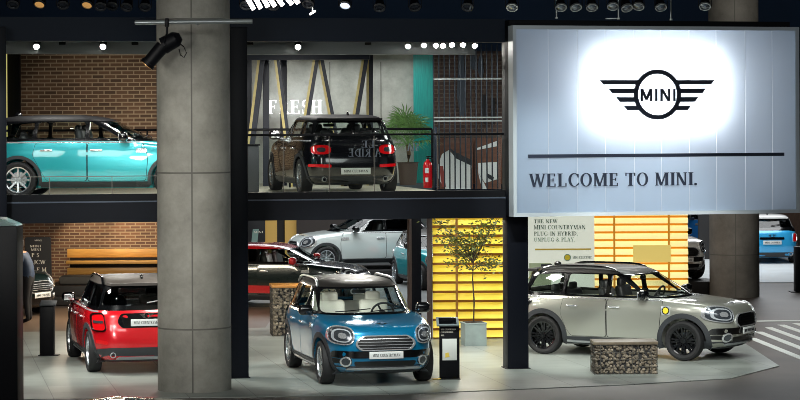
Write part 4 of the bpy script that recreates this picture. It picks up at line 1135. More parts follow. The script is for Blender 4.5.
# yellow louvre wall
def louvre(x0, x1, ytop, Y, spacing, first, base_px, label, slat_m, gap_m, posts, glow, border=True):
    a, b = at(x0, base_px, Y), at(x1, base_px, Y)
    W = b.x - a.x
    t = thing('louvre_wall', label, 'wall panel', (a.x, Y, .012))
    H = 2.52
    bm = B(); box(bm, (W / 2, .14, H / 2), (W, .06, H)); obj('back_board', bm, gap_m, t, smooth=False)
    z = .03
    while z < H - .02:
        zt = min(z + spacing * .70, H)
        bm = B(); prism(bm, [(0, z), (.045, z), (.10, zt), (.06, zt)], lambda p, u: Vector((u, p[0] + .0, p[1])), .0, W)
        obj('slat', bm, slat_m, t, smooth=False)
        z += spacing
    for px in posts:
        x = at(px, base_px, Y).x - a.x
        bm = B(); box(bm, (x, -.012, H / 2), (.045, .02, H)); obj('upright', bm, gap_m, t, smooth=False)
    return t, W, H
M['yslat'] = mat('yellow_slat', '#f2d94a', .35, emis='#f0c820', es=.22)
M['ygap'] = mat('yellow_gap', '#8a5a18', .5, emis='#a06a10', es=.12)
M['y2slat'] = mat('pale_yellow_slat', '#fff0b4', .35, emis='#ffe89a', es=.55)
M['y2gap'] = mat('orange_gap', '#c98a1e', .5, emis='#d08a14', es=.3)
YW = 45.6
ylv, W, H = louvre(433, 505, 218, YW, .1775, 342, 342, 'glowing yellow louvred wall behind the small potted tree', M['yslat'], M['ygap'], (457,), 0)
bm = B(); box(bm, (-.06, .02, H / 2), (.1, .2, H), .006); obj('side_post', bm, mat('louvre_side', '#3a2a26', .5), ylv)
YW2 = 54.6
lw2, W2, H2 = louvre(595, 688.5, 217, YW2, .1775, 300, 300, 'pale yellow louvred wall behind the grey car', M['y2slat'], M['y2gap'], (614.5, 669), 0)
ax = at(595, 300, YW2).x
a, b = at(633, 262, YW2), at(670.5, 245, YW2)
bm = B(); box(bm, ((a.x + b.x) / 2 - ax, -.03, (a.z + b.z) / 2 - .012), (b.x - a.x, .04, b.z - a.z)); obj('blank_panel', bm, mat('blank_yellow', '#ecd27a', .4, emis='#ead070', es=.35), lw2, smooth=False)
# white text panel left of it
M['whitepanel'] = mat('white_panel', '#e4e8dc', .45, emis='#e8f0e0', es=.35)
a, b = at(528, 300, YW2), at(594.3, 217, YW2)
t = thing('text_wall', 'white wall panel with dark lines of capitals behind the grey car roof', 'sign', (a.x, YW2 - .02, .012))
w = b.x - a.x
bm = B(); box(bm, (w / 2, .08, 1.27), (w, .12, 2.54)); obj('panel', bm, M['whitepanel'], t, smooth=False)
M['inkgreen'] = mat('ink_green', '#27483e', .5); M['inkpale'] = mat('ink_pale', '#7d988c', .5); M['ochre'] = mat('ochre_line', '#d6b84a', .5)
tz = lambda py: at(560, py, YW2).z - .012; tx = lambda px: at(px, 230, YW2).x - a.x
for s, y1, y0, x0, x1, mk in (('THE NEW', 219.3, 223.0, 534, 557.5, 'inkgreen'), ('MINI COUNTRYMAN', 225.0, 229.2, 534, 585.5, 'inkgreen'), ('PLUG-IN HYBRID.', 231.5, 235.5, 534, 578, 'inkgreen'), ('UNPLUG & PLAY.', 237.5, 241.5, 534, 575, 'inkpale'), ('MINI ELECTRIC', 256.3, 258.6, 572.5, 591.5, 'inkgreen')):
    words(t, M[mk], s, tz(y1) - tz(y0), lambda p, q, d: Vector((p, .018 - d, q)), tx(x0), tz(y0), .012, tx(x1) - tx(x0))
bm = B(); box(bm, ((tx(535) + tx(591)) / 2, .015, tz(249.3)), (tx(591) - tx(535), .012, .035)); obj('divider_bar', bm, M['ochre'], t, smooth=False)
bm = B(); cyl(bm, (tx(567.3), .02, tz(257.5)), (tx(567.3), .005, tz(257.5)), .062, None, 28); obj('round_emblem', bm, M['yellowdot'], t)
bm = B(); lathe(bm, [(.062, 0), (.08, 0), (.08, .02), (.062, .02)], 28, Matrix.Translation((tx(567.3), .02, tz(257.5))) @ Matrix.Rotation(PI / 2, 4, 'X'), closed=True); obj('emblem_ring', bm, M['inkpale'], t)
bm = B(); box(bm, ((tx(529) + tx(551)) / 2, .012, (tz(263) + tz(290)) / 2), (tx(551) - tx(529), .016, tz(263) - tz(290))); obj('picture_area', bm, mat('picture_green', '#b9c8a4', .5), t, smooth=False)
bm = B(); q = [(539.5, 274), (547, 274), (552, 264), (541, 264)]; prism(bm, [(tx(x), tz(y)) for x, y in q], FY, -.002, .006); obj('picture_print', bm, M['reflprintdark'], t, smooth=False)

# potted tree
p = ground(473, 344); p.y -= .35
t = thing('potted_tree', 'slender young tree in a pale grey square planter before the yellow wall', 'tree', (p.x, p.y, .012), ST)
M['planter'] = mat('planter_grey', '#8c9b9a', .5, noise=.1, nscale=6)
bm = B(); g = .40
prism(bm, [(-g / 2, -g / 2), (g / 2, -g / 2), (g / 2, g / 2), (-g / 2, g / 2)], FZ, 0, .40); box(bm, (0, 0, .41), (g + .02, g + .02, .03), .006); obj('planter', bm, M['planter'], t, smooth=False)
bm = B(); box(bm, (0, 0, .426), (g - .06, g - .06, .012)); obj('soil', bm, mat('soil', '#2d231b', .9, noise=.4, nscale=30), t, smooth=False)
bm = B(); rnd = random.Random(11)
tube(bm, [(0, 0, .40), (.015, 0, .8), (-.01, .01, 1.2), (.0, 0, 1.52)], [.02, .016, .014, .012], 8)
tips = []
for k in range(16):
    z = 1.3 + .9 * rnd.random(); a_ = rnd.uniform(0, 2 * PI); L = rnd.uniform(.25, .75)
    b0 = Vector((0, 0, min(z, 1.52))); e = Vector((math.cos(a_) * L, math.sin(a_) * L * .6, z + rnd.uniform(.05, .5)))
    m_ = b0.lerp(e, .5) + Vector((0, 0, .08)); tube(bm, [b0, m_, e], [.009, .007, .004], 5); tips += [b0.lerp(e, .55) + Vector((0, 0, .06)), m_, e, m_.lerp(e, .5)]
tube(bm, [(0, 0, 1.5), (.02, 0, 1.9), (0, .02, 2.25)], [.012, .009, .004], 6); tips += [Vector((.02, 0, 1.9)), Vector((0, 0, 2.2))]
obj('trunk', bm, mat('bark', '#3a2e22', .8), t)
bm = B()
for tp in tips:
    for j in range(20):
        c = tp + Vector((rnd.gauss(0, .10), rnd.gauss(0, .08), rnd.gauss(0, .07)))
        if c.z > 2.32 or c.z < 1.0: continue
        d = Vector((rnd.uniform(-1, 1), rnd.uniform(-1, 1), rnd.uniform(-.6, .5))).normalized(); w = d.cross(Vector((rnd.random(), rnd.random(), 1))).normalized() * .022; L = rnd.uniform(.06, .10)
        vs = [bm.verts.new(x) for x in (c, c + d * L * .5 + w, c + d * L, c + d * L * .5 - w)]; bm.faces.new(vs)
obj('leaves', bm, mat('olive_leaf', '#5a6232', .5, noise=.45, nscale=7), t, smooth=False)

# gabions
M['stone'] = mat('gabion_stone', '#6f6557', .8, noise=.45, nscale=6)
M['stone2'] = mat('gabion_stone_pale', '#8f8574', .8, noise=.45, nscale=6)
M['wire'] = mat('gabion_wire', '#5d5a55', .4, .6)
M['topwood'] = wood('gabion_top', '#a86f2c', '#bb8340', 3, 3)
M['topdark'] = wood('gabion_top_dark', '#544a3d', '#665b4b', 3, 3)
def gabion(label, loc, rz, w, d, h, top, size, stone, seed):
    t = thing('gabion_block', label, 'bench', loc, rz)
    rnd = random.Random(seed); bm = B()
    hh = h - .055
    def st(c, s):
        g = bmesh.ops.create_icosphere(bm, subdivisions=1, radius=1)
        mt = Matrix.Translation(c) @ Matrix.Rotation(rnd.uniform(0, 6), 4, Vector((rnd.random(), rnd.random(), rnd.random() + .1)).normalized()) @ Matrix.Diagonal((s * rnd.uniform(.7, 1.35), s * rnd.uniform(.7, 1.2), s * rnd.uniform(.6, 1.1), 1))
        bmesh.ops.transform(bm, matrix=mt, verts=g['verts'])
        for v in g['verts']: v.co += Vector((rnd.uniform(-1, 1), rnd.uniform(-1, 1), rnd.uniform(-1, 1))) * s * .1
    nz = int(hh / (size * 1.55)); 
    for iz in range(nz):
        z = (iz + .5) * hh / nz
        for (n_, ax, sg) in ((int(w / (size * 1.7)), 0, -1), (int(d / (size * 1.7)), 1, -1), (int(d / (size * 1.7)), 1, 1), (int(w / (size * 1.7)), 0, 1)):
            for k in range(n_):
                u = -.5 + (k + .5 + rnd.uniform(-.42, .42) + .5 * (iz % 2)) / n_; dep = rnd.uniform(.85, 1.7) * size
                c = Vector((u * w, sg * (d / 2 - dep), z + rnd.uniform(-.5, .5) * size)) if ax == 0 else Vector((sg * (w / 2 - dep), u * d, z + rnd.uniform(-.2, .2) * size))
                c.x = max(-w / 2 + size, min(w / 2 - size, c.x)); c.y = max(-d / 2 + size, min(d / 2 - size, c.y)); c.z = max(size * .8, c.z)
                st(c, size)
    obj('stone_fill', bm, stone, t, smooth=True, angle=25)
    bm = B(); box(bm, (0, 0, hh / 2), (w - size * 3.2, d - size * 3.2, hh - .02)); obj('core', bm, M['stepdark'], t, smooth=False)
    bm = B()
    for s in (-1, 1):
        nn = int(w / .1)
        for k in range(nn + 1): cyl(bm, (-w / 2 + w * k / nn, s * d / 2, 0), (-w / 2 + w * k / nn, s * d / 2, hh), .004, None, 5)
        nn = int(hh / .1)
        for k in range(nn + 1):
            cyl(bm, (-w / 2, s * d / 2, hh * k / nn), (w / 2, s * d / 2, hh * k / nn), .004, None, 5); cyl(bm, (s * w / 2, -d / 2, hh * k / nn), (s * w / 2, d / 2, hh * k / nn), .004, None, 5)
        nn = int(d / .1)
        for k in range(nn + 1): cyl(bm, (s * w / 2, -d / 2 + d * k / nn, 0), (s * w / 2, -d / 2 + d * k / nn, hh), .004, None, 5)
    obj('wire_cage', bm, M['wire'], t)
    bm = B(); box(bm, (0, 0, h - .025), (w + .02, d + .02, .05), .006); obj('wooden_top', bm, top, t)
p = ground(594, 375.5); q = ground(658, 375.5)
gabion('low stone-filled gabion bench with a dark wooden top in front of the grey car', ((p.x + q.x) / 2, p.y + .33, .012), .03, q.x - p.x, .55, .53, M['topdark'], .034, M['stone'], 1)
p = ground(269, 337)
gabion('taller stone-filled gabion with a honey wood top behind the metallic blue car', (p.x + .62, p.y + .45, .012), .12, 1.2, .75, .98, M['topwood'], .042, M['stone2'], 2)

# info stands
def info(label, px, py, w, h, tablet, rz, group=None, sheet=True):
    p = ground(px, py); p.z = .012
    t = thing('info_stand', label, 'stand', p, rz)
    bm = B(); box(bm, (0, 0, h / 2 + .008), (w, .09, h - .016), .006); obj('panel', bm, M['black'], t)
    if sheet:
        bm = B(); box(bm, (0, 0, .005), (w + .02, .26, .010), .003); obj('base_plate', bm, M['black'], t)
        bm = B(); box(bm, (0.0, -.05, h * .55), (w * .72, .012, h * .40), .002); obj('paper_sheet', bm, mat('info_sheet', '#cfd0ca', .4), t)
        bm = B(); prism(bm, [(-.07, h * .40), (0, h * .42), (-.02, h * .50), (-.07, h * .48)], FY, -.062, -.055); obj('sheet_print', bm, M['ochre'], t, smooth=False)
        for i, (s, z, wd) in enumerate((('MINI COUNTRYMAN', h * .91, .24), ('COUNTRYMAN', h * .86, .2), ('ALL', h * .80, .06))):
            bm = B(); text(bm, s, .024, lambda a, b, d: Vector((a, -.045 - d, b)), -w / 2 + .02, z, depth=.003, width=wd); obj('lettering', bm, M['chalk'], t, smooth=False)
        bm = B(); box(bm, (-w / 2 - .05, -.07, .008), (.13, .10, .014), .003); obj('foot_plate', bm, M['ochre'], t); t.children[-1]['label'] = 'yellow foot plate'
    if tablet:
        bm = B(); box(bm, (-.03, -.02, h + .055), (w + .04, .24, .03), .008, Matrix.Rotation(R(28), 4, 'X')); obj('tablet_case', bm, mat('tablet_grey', '#6c7678', .4), t)
        bm = B(); box(bm, (-.03, -.032, h + .069), (w - .04, .17, .012), .002, Matrix.Rotation(R(28), 4, 'X')); obj('screen', bm, M['trimblk'], t)
    return t
info('black info stand with white sheet and tilted tablet beside the metallic blue car', 449.5, 379.5, .32, .86, True, .05)
p = ground(47.5, 356)
t = thing('info_stand', 'plain black waist-high stand left of the red car', 'stand', (p.x, p.y, .012), 0)
bm = B(); box(bm, (0, 0, .45), (.25, .20, .88), .008); obj('panel', bm, M['black'], t)
bm = B(); box(bm, (.03, 0, .006), (.36, .26, .012), .003); obj('base_plate', bm, M['black'], t)
bm = B(); box(bm, (.02, -.02, .93), (.29, .26, .03), .006, Matrix.Rotation(R(15), 4, 'X')); obj('tablet_case', bm, M['plastic'], t)
# black tower at the left edge
Yt = 34.6
a, b = at(-14, 300, Yt), at(17, 300, Yt)
t = thing('display_tower', 'tall black display tower with a teal glass lid at the left edge', 'tower', ((a.x + b.x) / 2, Yt + .3, 0))
w = b.x - a.x; z1 = at(10, 226, Yt).z
bm = B(); box(bm, (0, 0, z1 / 2), (w, .55, z1 - .01), .01); obj('body', bm, M['black'], t)
M['teallid'] = mat('teal_glass_lid', '#22403d', .3, .2, .3)
bm = B(); prism(bm, [(-w / 2, z1), (w / 2, z1), (w / 2 - .03, z1 + .02), (-.02, z1 + .11), (-w / 2, z1 + .12)], FY, -.27, .27); obj('lid', bm, M['teallid'], t)

# things at the rear below the deck
YR = 71.0
wall_px('wall_back', 228, 300, YR, .012, 3.2, M['stepdark'])
wall_px('wall_back', 296, 346, YR - .5, .012, 3.2, mat('rear_brown', '#3c3430', .6))
wall_px('wall_back', 345, 432, 76, .012, 3.4, mat('rear_grey', '#5d6669', .6))
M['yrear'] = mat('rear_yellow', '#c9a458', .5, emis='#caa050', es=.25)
for k, (x0, x1) in enumerate(((265.5, 277), (285, 297))):
    a, b = at(x0, 280, YR - .15), at(x1, 215, YR - .15)
    bm = B(); box(bm, ((b.x - a.x) / 2, 0, 1.4), (b.x - a.x, .06, 2.8), .01)
    tag(obj('yellow_panel', bm, M['yrear'], None, (a.x, YR - .15, .012), smooth=False), ['narrow yellow wall panel beside the dark price board, left of its pair', 'narrow yellow wall panel behind the silver car nose, right of its pair'][k], 'panel')
p = at(252, 262, 69.5); a, b = at(240, 262, 69.5), at(265, 224, 69.5)
t = thing('notice_board', 'dark notice board with faint white writing behind the red-roofed car', 'sign', (a.x, 69.5, .012))
bm = B(); w = b.x - a.x; box(bm, (w / 2, 0, 1.3), (w, .05, 2.6), .01); obj('board', bm, M['board'], t)
nz_ = lambda py: at(252, py, 69.5).z - .012; nx = lambda px: at(px, 240, 69.5).x - a.x
bm = B(); prism(bm, [(nx(251), nz_(246)), (nx(257), nz_(246)), (nx(259), nz_(229)), (nx(253), nz_(229))], FY, -.04, -.03); obj('pale_sheet', bm, mat('sheet_teal', '#7d9a90', .5), t, smooth=False)
for s, py, x0, x1 in (('MINI', 233, 254, 263), ('MINI', 228, 242, 248), ('MINI', 240, 242, 247)):
    bm = B(); text(bm, s, .06, lambda p_, q, d: Vector((p_, -.045 - d, q)), nx(x0), nz_(py), depth=.003, width=nx(x1) - nx(x0)); obj('lettering', bm, M['chalk'], t, smooth=False)
bm = B(); box(bm, (0, 0, .15), (4.6, 2.3, .29), .01)
tag(obj('low_platform', bm, M['stepdark'], None, (-1.05, 63.4, .012), R(20)), 'low dark platform carrying the silver white hatchback', 'platform')
t = C.objects[-1]
bm = B(); box(bm, (0, 1.16, .2), (4.6, .012, .05)); obj('pale_edge_strip', bm, M['rail'], t, smooth=False)
# right far background
for k, (x0, x1, Yk, m_) in enumerate(((698, 712, 72, 'stepdark'), (780, 806, 84, None))):
    wall_px('wall_right', x0, x1, Yk, .012, 3.4, M['stepdark'] if m_ else wood('brown_slats', '#4d3a30', '#7a5c48', 22, 1))
bm = B(); p = at(797, 262, 70); box(bm, (0, 0, .5), (.5, .5, 1.0), .02); box(bm, (0, 0, 1.02), (.6, .6, .05), .01)
tag(obj('counter', bm, M['stepdark'], None, (p.x + .1, 66.0, .012)), 'small dark counter at the right edge beside the bright blue car', 'counter')
p = ground(798, 292)
bm = B(); box(bm, (0, 0, .55), (.16, .3, 1.1), .01); box(bm, (0, 0, .01), (.4, .4, .02), .004)
tag(obj('info_stand', bm, M['black'], None, (p.x, p.y, 0)), 'narrow black stand at the right edge of the hall', 'stand')

# ---------------------------------------------------------------- cars in place
CBLUE = paint('island_blue', '#0b77a4', .45, .28)
RAILS = dict(plate='MINI COUNTRYMAN', rails='silver', rim=0)
car('crossover_car', 'crossover', 'metallic blue crossover car with black roof facing us beside the tablet stand', (-.73, 39.28, .012), R(-76.6),
    dict(paint=CBLUE, roof=M['roofblk'], seat=M['seatlight'], rearglass=M['carglass']), dict(RAILS, scuttle=1))
car('crossover_car', 'crossover', 'red crossover car seen from behind, half hidden by the concrete column', (-4.68, 41.33, .012), R(104.5),
    dict(paint=paint('chili_red', '#c8101c', .2, .25), roof=mat('roof_grey', '#3f3b38', .6, 0, 0, spec=.25), stripe=M['black']), dict(RAILS, rails='trimblk', scuttle=1))
car('crossover_car', 'crossover', 'grey crossover car with black wheels and yellow charging badge', (4.12, 42.56, .012), R(-29.5),
    dict(paint=paint('melting_silver', '#a0a197', .5, .28), roof=M['roofblk'], rearglass=M['carglass']), dict(RAILS, rails='trimblk', rimmat='alloyblk', flap=1, slat='grille', rim=2))
EST = dict(plate='MINI CLUBMAN', rim=1, scuttle=1)
TEAL = paint('turquoise_metallic', '#1f9aa2', .35, .3)
car('estate_car', 'estate', 'turquoise estate car with black roof seen side-on upstairs before the brick wall', (-5.24, 42.4, DECK_Z), R(-1.5),
    dict(paint=TEAL, roof=M['roofdark'], rearglass=M['carglass']), EST)
car('estate_car', 'estate', 'black estate car seen from behind on the upper deck', (-1.31, 44.95, DECK_Z), R(104),
    dict(paint=paint('midnight_black', '#0b0b10', .3, .2), roof=M['roofdark'], rearglass=M['carglass']), EST)
HAT = dict(plate='MINI COOPER', rim=1, scuttle=1)
car('hatchback_car', 'hatch', 'silver white hatchback facing left in the far middle below the deck', (-1.05, 63.4, .312), R(200),
    dict(paint=paint('white_silver', '#c3cccb', .2, .3), roof=M['roofblk']), HAT)
car('hatchback_car', 'hatch', 'black hatchback with red roof, red mirrors and red side stripe', (-2.59, 54.3, .012), R(-15),
    dict(paint=paint('rebel_green', '#10201e', .3, .25), roof=paint('roof_red', '#c3121c', .1, .25), mirror=paint('mirror_red', '#c3121c', .1, .25), stripe=paint('stripe_red', '#b50f18', .1, .3)), dict(HAT, stripe=1, mirror='mirror'))
car('hatchback_car', 'hatch', 'turquoise hatchback partly hidden behind the dark post and yellow wall', (.97, 60.5, .012), R(-75),
    dict(paint=paint('turquoise_two', '#1d9aa6', .35, .3), roof=M['roofblk']), HAT)
p = ground(695, 292)
car('crossover_car', 'crossover', 'white crossover car nose peeping out right of the pale yellow wall', (p.x - 1.22, p.y + .925, .33), R(-68),
    dict(paint=paint('pepper_white', '#e3e4de', .05, .3), roof=M['roofblk']), dict(RAILS, rails='trimblk', rimmat='alloyblk', flap=1, slat='grille', rim=2))
bm = B(); box(bm, (0, 0, .165), (4.7, 2.2, .325), .02)
tag(obj('low_platform', bm, M['stepdark'], None, (p.x - 1.22, p.y + .925, 0), R(-68)), 'low dark platform under the white car behind the pale yellow wall', 'platform')
LB = paint('bright_blue', '#2f9fd6', .2, .3)
p = ground(787, 264)
car('hatchback_car', 'hatch', 'bright blue hatchback seen from behind at the far right edge', (p.x - .55, p.y + 1.75, .012), R(93),
    dict(paint=LB, roof=paint('roof_white', '#e8e8e6', 0, .3)), HAT)
p = ground(706, 250)
car('hatchback_car', 'hatch', 'bright blue hatchback nose glimpsed between the white car and the far column', (p.x + .3, p.y + 1.2, 0), R(-70),
    dict(paint=paint('blue_two', '#2a7fd0', .2, .3), roof=paint('roof_white_two', '#e8e8e6', 0, .3)), HAT)
p = ground(34, 318)
car('hatchback_car', 'hatch', 'dark hatchback with red roof nose at the far left beside the person', (p.x - 1.55, p.y + 1.35, .012), R(-30),
    dict(paint=paint('dark_green', '#12201f', .3, .25), roof=paint('roof_red_two', '#b0202a', .1, .25)), HAT)

# ---------------------------------------------------------------- person at the left
def person(loc, rz):
    J = dict(pel=(-.02, 0, .93), sp1=(.03, 0, 1.09), ch=(.11, 0, 1.31), nk=(.17, 0, 1.48), hb=(.21, 0, 1.56), hm=(.23, 0, 1.64), ht=(.24, 0, 1.73),
             ls=(.10, .18, 1.40), le=(.16, .24, 1.13), lw=(.36, .22, .97), rs=(.10, -.18, 1.40), re=(.14, -.25, 1.12), rw=(.34, -.22, .98),
             lh=(0, .10, .90), lk=(.03, .11, .50), la=(-.02, .11, .09), lt=(.14, .12, .04), rh=(0, -.10, .90), rk=(.05, -.11, .50), ra=(0, -.11, .09), rt=(.16, -.12, .04))
    Rd = dict(pel=.15, sp1=.145, ch=.165, nk=.065, hb=.075, hm=.10, ht=.065, ls=.085, le=.058, lw=.036, rs=.085, re=.058, rw=.036, lh=.10, lk=.07, la=.045, lt=.04, rh=.10, rk=.07, ra=.045, rt=.04)
    E = [('pel', 'sp1'), ('sp1', 'ch'), ('ch', 'nk'), ('nk', 'hb'), ('hb', 'hm'), ('hm', 'ht'), ('ch', 'ls'), ('ls', 'le'), ('le', 'lw'), ('ch', 'rs'), ('rs', 're'), ('re', 'rw'), ('pel', 'lh'), ('lh', 'lk'), ('lk', 'la'), ('la', 'lt'), ('pel', 'rh'), ('rh', 'rk'), ('rk', 'ra'), ('ra', 'rt')]
    for s, w in (('l', 1), ('r', -1)):
        W0 = Vector(J[s + 'w']); d = Vector((.9, -.1 * w, -.35)).normalized(); pal = W0 + d * .075
        J[s + 'p'] = tuple(pal); Rd[s + 'p'] = .034; E.append((s + 'w', s + 'p'))
        for f in range(4):
            o = Vector((0, (f - 1.5) * .02, 0)); L = (.065, .078, .072, .055)[f]
            J['%sf%da' % (s, f)] = tuple(pal + o + d * .035); J['%sf%db' % (s, f)] = tuple(pal + o + d * .035 + (d + Vector((0, 0, -.5))).normalized() * L)
            Rd['%sf%da' % (s, f)] = .010; Rd['%sf%db' % (s, f)] = .008
            E += [(s + 'p', '%sf%da' % (s, f)), ('%sf%da' % (s, f), '%sf%db' % (s, f))]
        J[s + 't1'] = tuple(W0 + d * .05 + Vector((0, -.035 * w, 0))); J[s + 't2'] = tuple(W0 + d * .10 + Vector((0, -.055 * w, -.01))); Rd[s + 't1'] = .012; Rd[s + 't2'] = .009
        E += [(s + 'w', s + 't1'), (s + 't1', s + 't2')]
    names = list(J); me = bpy.data.meshes.new('p'); me.from_pydata([J[n] for n in names], [(names.index(a), names.index(b)) for a, b in E], [])
    o = bpy.data.objects.new('p', me); C.objects.link(o)
    md = o.modifiers.new('s', 'SKIN'); md.use_smooth_shade = True
    for i, n in enumerate(names):
        sv = me.skin_vertices[0].data[i]; sv.radius = (Rd[n], Rd[n] * (1.15 if n in ('ch', 'pel', 'sp1') else 1)); sv.use_root = (n == 'pel')
    o.modifiers.new('u', 'SUBSURF').levels = 2
    dg = bpy.context.evaluated_depsgraph_get(); dg.update()
    r = bpy.data.meshes.new_from_object(o.evaluated_get(dg)); bpy.data.objects.remove(o)
    r.materials.clear()
    for m_ in (mat('skin', '#b98a70', .5), mat('trousers_black', '#15161a', .8), mat('jacket_navy', '#24364f', .7, noise=.2, nscale=10), M['black']): r.materials.append(m_)
    for p_ in r.polygons:
        z, x = p_.center.z, p_.center.x
        p_.material_index = 3 if z < .10 else 1 if z < .98 and abs(p_.center.y) < .2 and x < .22 else 2 if z < 1.475 and not (x > .345) else 0
    t = link('person', r, None, loc, rz); tag(t, 'person in a navy jacket and black trousers standing behind the black tower', 'person')
    r.shade_smooth()
    bm = B(); ball(bm, (.215, 0, 1.69), (.115, .10, .085)); ball(bm, (.175, 0, 1.63), (.075, .095, .09)); obj('hair', bm, mat('hair_dark', '#231a15', .7), t)
    bm = B(); ball(bm, (.335, 0, 1.635), (.022, .014, .022), 8, 6)
    for s in (-1, 1): ball(bm, (.235, s * .098, 1.635), (.022, .012, .032), 8, 6)
    obj('nose_and_ears', bm, r.materials[0], t)
    bm = B()
    for s in (-1, 1): ball(bm, (.317, s * .036, 1.655), (.010, .014, .009), 8, 6)
    obj('eyes', bm, M['ink'], t)
    bm = B(); ball(bm, (.312, 0, 1.585), (.010, .028, .007), 8, 6); obj('mouth', bm, mat('lips', '#8f5750', .5), t)
p = ground(29, 324)
person((p.x, p.y, .012), R(172))

# ---------------------------------------------------------------- lamps
M['lampglow'] = mat('lamp_glow', '#ffffff', .3, emis='#fffaf0', es=40)
M['lampdim'] = mat('lamp_lens', '#6c7480', .12, .6, 1)
M['lampwarm'] = mat('lamp_warm', '#d2a35a', .2, .7, 1, '#ffc070', .5)
M['lampwhite'] = mat('lamp_cool', '#e0ecff', .2, 0, 1, '#e0ecff', 1.6)
def can(px, py, Y, r, label, lens, tilt, rz, group, sep):
    p = at(px, py, Y)
    t = thing('stage_lamp', label, 'lamp', p, rz, group)
    mt = Matrix.Rotation(R(tilt), 4, 'X')     # lens looks along local -z, tilted
    bm = B(); lathe(bm, [(.001, r * 2.0), (r * .55, r * 2.0), (r * .7, r * 1.5), (r * .95, r * .4), (r, 0), (r * .9, 0), (r * .85, r * .4)], 24, mt); obj('housing', bm, M['fascia'], t)
    bm = B(); lathe(bm, [(r * .86, -.012), (r * 1.03, -.012), (r * 1.03, .02), (r * .86, .02)], 24, mt, closed=True); obj('lens_ring', bm, M['silver'], t)
    bm = B(); lathe(bm, [(.001, -.02), (r * .5, -.01), (r * .88, .01)], 24, mt); obj('lens', bm, lens, t)
    bm = B()
    for s in (-1, 1): box(bm, (s * r * 1.12, 0, r * .9), (.012, .03, r * 1.9), .003)
    box(bm, (0, 0, r * 1.85 + .05), (r * 2.26, .03, .012), .003); cyl(bm, (0, 0, r * 1.85 + .05), (0, 0, sep), .012, None, 8); obj('yoke', bm, M['black'], t)
YT = 42.0
TZ = 6.75
rowx = [(13, 3.5, 'd'), (39.5, 3, 'w'), (63, 4, 'd'), (87, 3.5, 'w'), (100.5, 5.5, 'd'), (112, 5, 'd'), (126.5, 6, 'd'), (145, 6, 'd'), (245.5, 4.5, 'd'), (273, 5, 'd'), (308, 3, 'd'), (345, 4, 'b'), (379.5, 6.5, 'd'), (415, 6, 'd'), (467.5, 6, 'd'), (512, 6, 'd'),
        (561, 6, 'd'), (576, 6, 'd'), (592, 6, 'd'), (613, 5, 'd'), (627, 6.5, 'd'), (638.5, 5, 'd'), (661, 6, 'd'), (705, 5, 'd')]
ordn = ['first', 'second', 'third', 'fourth', 'fifth', 'sixth', 'seventh', 'eighth', 'ninth', 'tenth', 'eleventh', 'twelfth', 'thirteenth', 'fourteenth', 'fifteenth', 'sixteenth', 'seventeenth', 'eighteenth', 'nineteenth', 'twentieth', 'twenty-first', 'twenty-second', 'twenty-third', 'twenty-fourth']
for k, (x, y, c) in enumerate(rowx):
    lens = {'d': M['lampdim'], 'w': M['lampwarm'], 'b': M['lampwhite']}[c]
    z = at(x, y, YT).z
    can(x, y + 1.5, YT + .34 * (k % 2), .10, {'w': 'warm-tinted', 'b': 'brightly lit', 'd': 'unlit'}[c] + ' round stage lamp in the top row, %s from the left' % ordn[k], lens, -38, random.uniform(-.25, .25), 'stage lamps along the top truss', TZ - at(x, y + 1.5, YT + .34 * (k % 2)).z)
bm = B(); cyl(bm, (-7.2, YT, TZ + .05), (7.2, YT, TZ + .05), .05, None, 12)
for k in range(30): cyl(bm, (-7.2 + k * .48, YT, TZ + .05), (-6.96 + k * .48, YT, TZ + .45), .015, None, 6); cyl(bm, (-6.96 + k * .48, YT, TZ + .45), (-6.72 + k * .48, YT, TZ + .05), .015, None, 6)
cyl(bm, (-7.2, YT, TZ + .45), (7.2, YT, TZ + .45), .05, None, 12); cyl(bm, (-7.2, YT + .34, TZ + .05), (7.2, YT + .34, TZ + .05), .05, None, 12)
for x in (-7, -3.5, 0, 3.5, 7): cyl(bm, (x, YT, TZ + .4), (x, YT, 13.83), .012, None, 6); box(bm, (x, YT + .17, TZ + .05), (.04, .36, .04))
tag(obj('lighting_truss', bm, M['fascia']), 'long dark lighting truss carrying the top row of round lamps', 'truss')
for k, (x, y0, y1) in enumerate(((556.5, 0, 18), (671, 0, 19.5), (618.5, 12, 18.5))):
    a = at(x, y1, YT + .4); bm = B(); cyl(bm, (0, 0, 0), (0, 0, TZ + .1 - a.z), .013, None, 8); box(bm, (0, 0, 0), (.05, .05, .03), .004)
    if k == 2: box(bm, (-.11, 0, 0), (.24, .02, .02), .003)
    tag(obj('drop_rod', bm, M['rail'], None, a), ['thin pale drop rod above the left part of the lit sign', 'thin pale drop rod left of the far column above the sign', 'pale bracket rod with a bent foot above the round logo'][k], 'rod')
# bright slanted light tubes
M['tubeglow'] = mat('tube_glow', '#ffffff', .3, emis='#fff2ea', es=7)
for k, (x0, y0, x1, y1) in enumerate(((246, -4, 254, 9.5), (254, -4, 261, 8.5), (262, -4, 268, 7), (268.5, -4, 275, 6.5), (276, -4, 283, 5.5), (285.5, -4, 292, 4.5), (293, -4, 298.5, 3.5))):
    a, b = at(x0, y0, 41.2), at(x1, y1, 41.2)
    bm = B(); cyl(bm, (0, 0, 0), a - b, .04, None, 10)
    t = obj('light_tube', bm, M['tubeglow'], None, b); tag(t, 'glowing slanted light tube at the top, %s from the left of its row' % ordn[k], 'light tube', 'row of slanted light tubes')
a = at(309.5, 14.5, 44); b = at(315.5, 10.8, 44)
bm = B(); cyl(bm, (0, 0, 0), b - a, .018, None, 8); cyl(bm, (b - a) * .5, (b - a) * .5 + Vector((0, 0, TZ - a.z)), .008, None, 6); tag(obj('light_tube', bm, M['tubeglow'], None, a), 'short glowing tube below the round lamps, right of the slanted row', 'light tube')
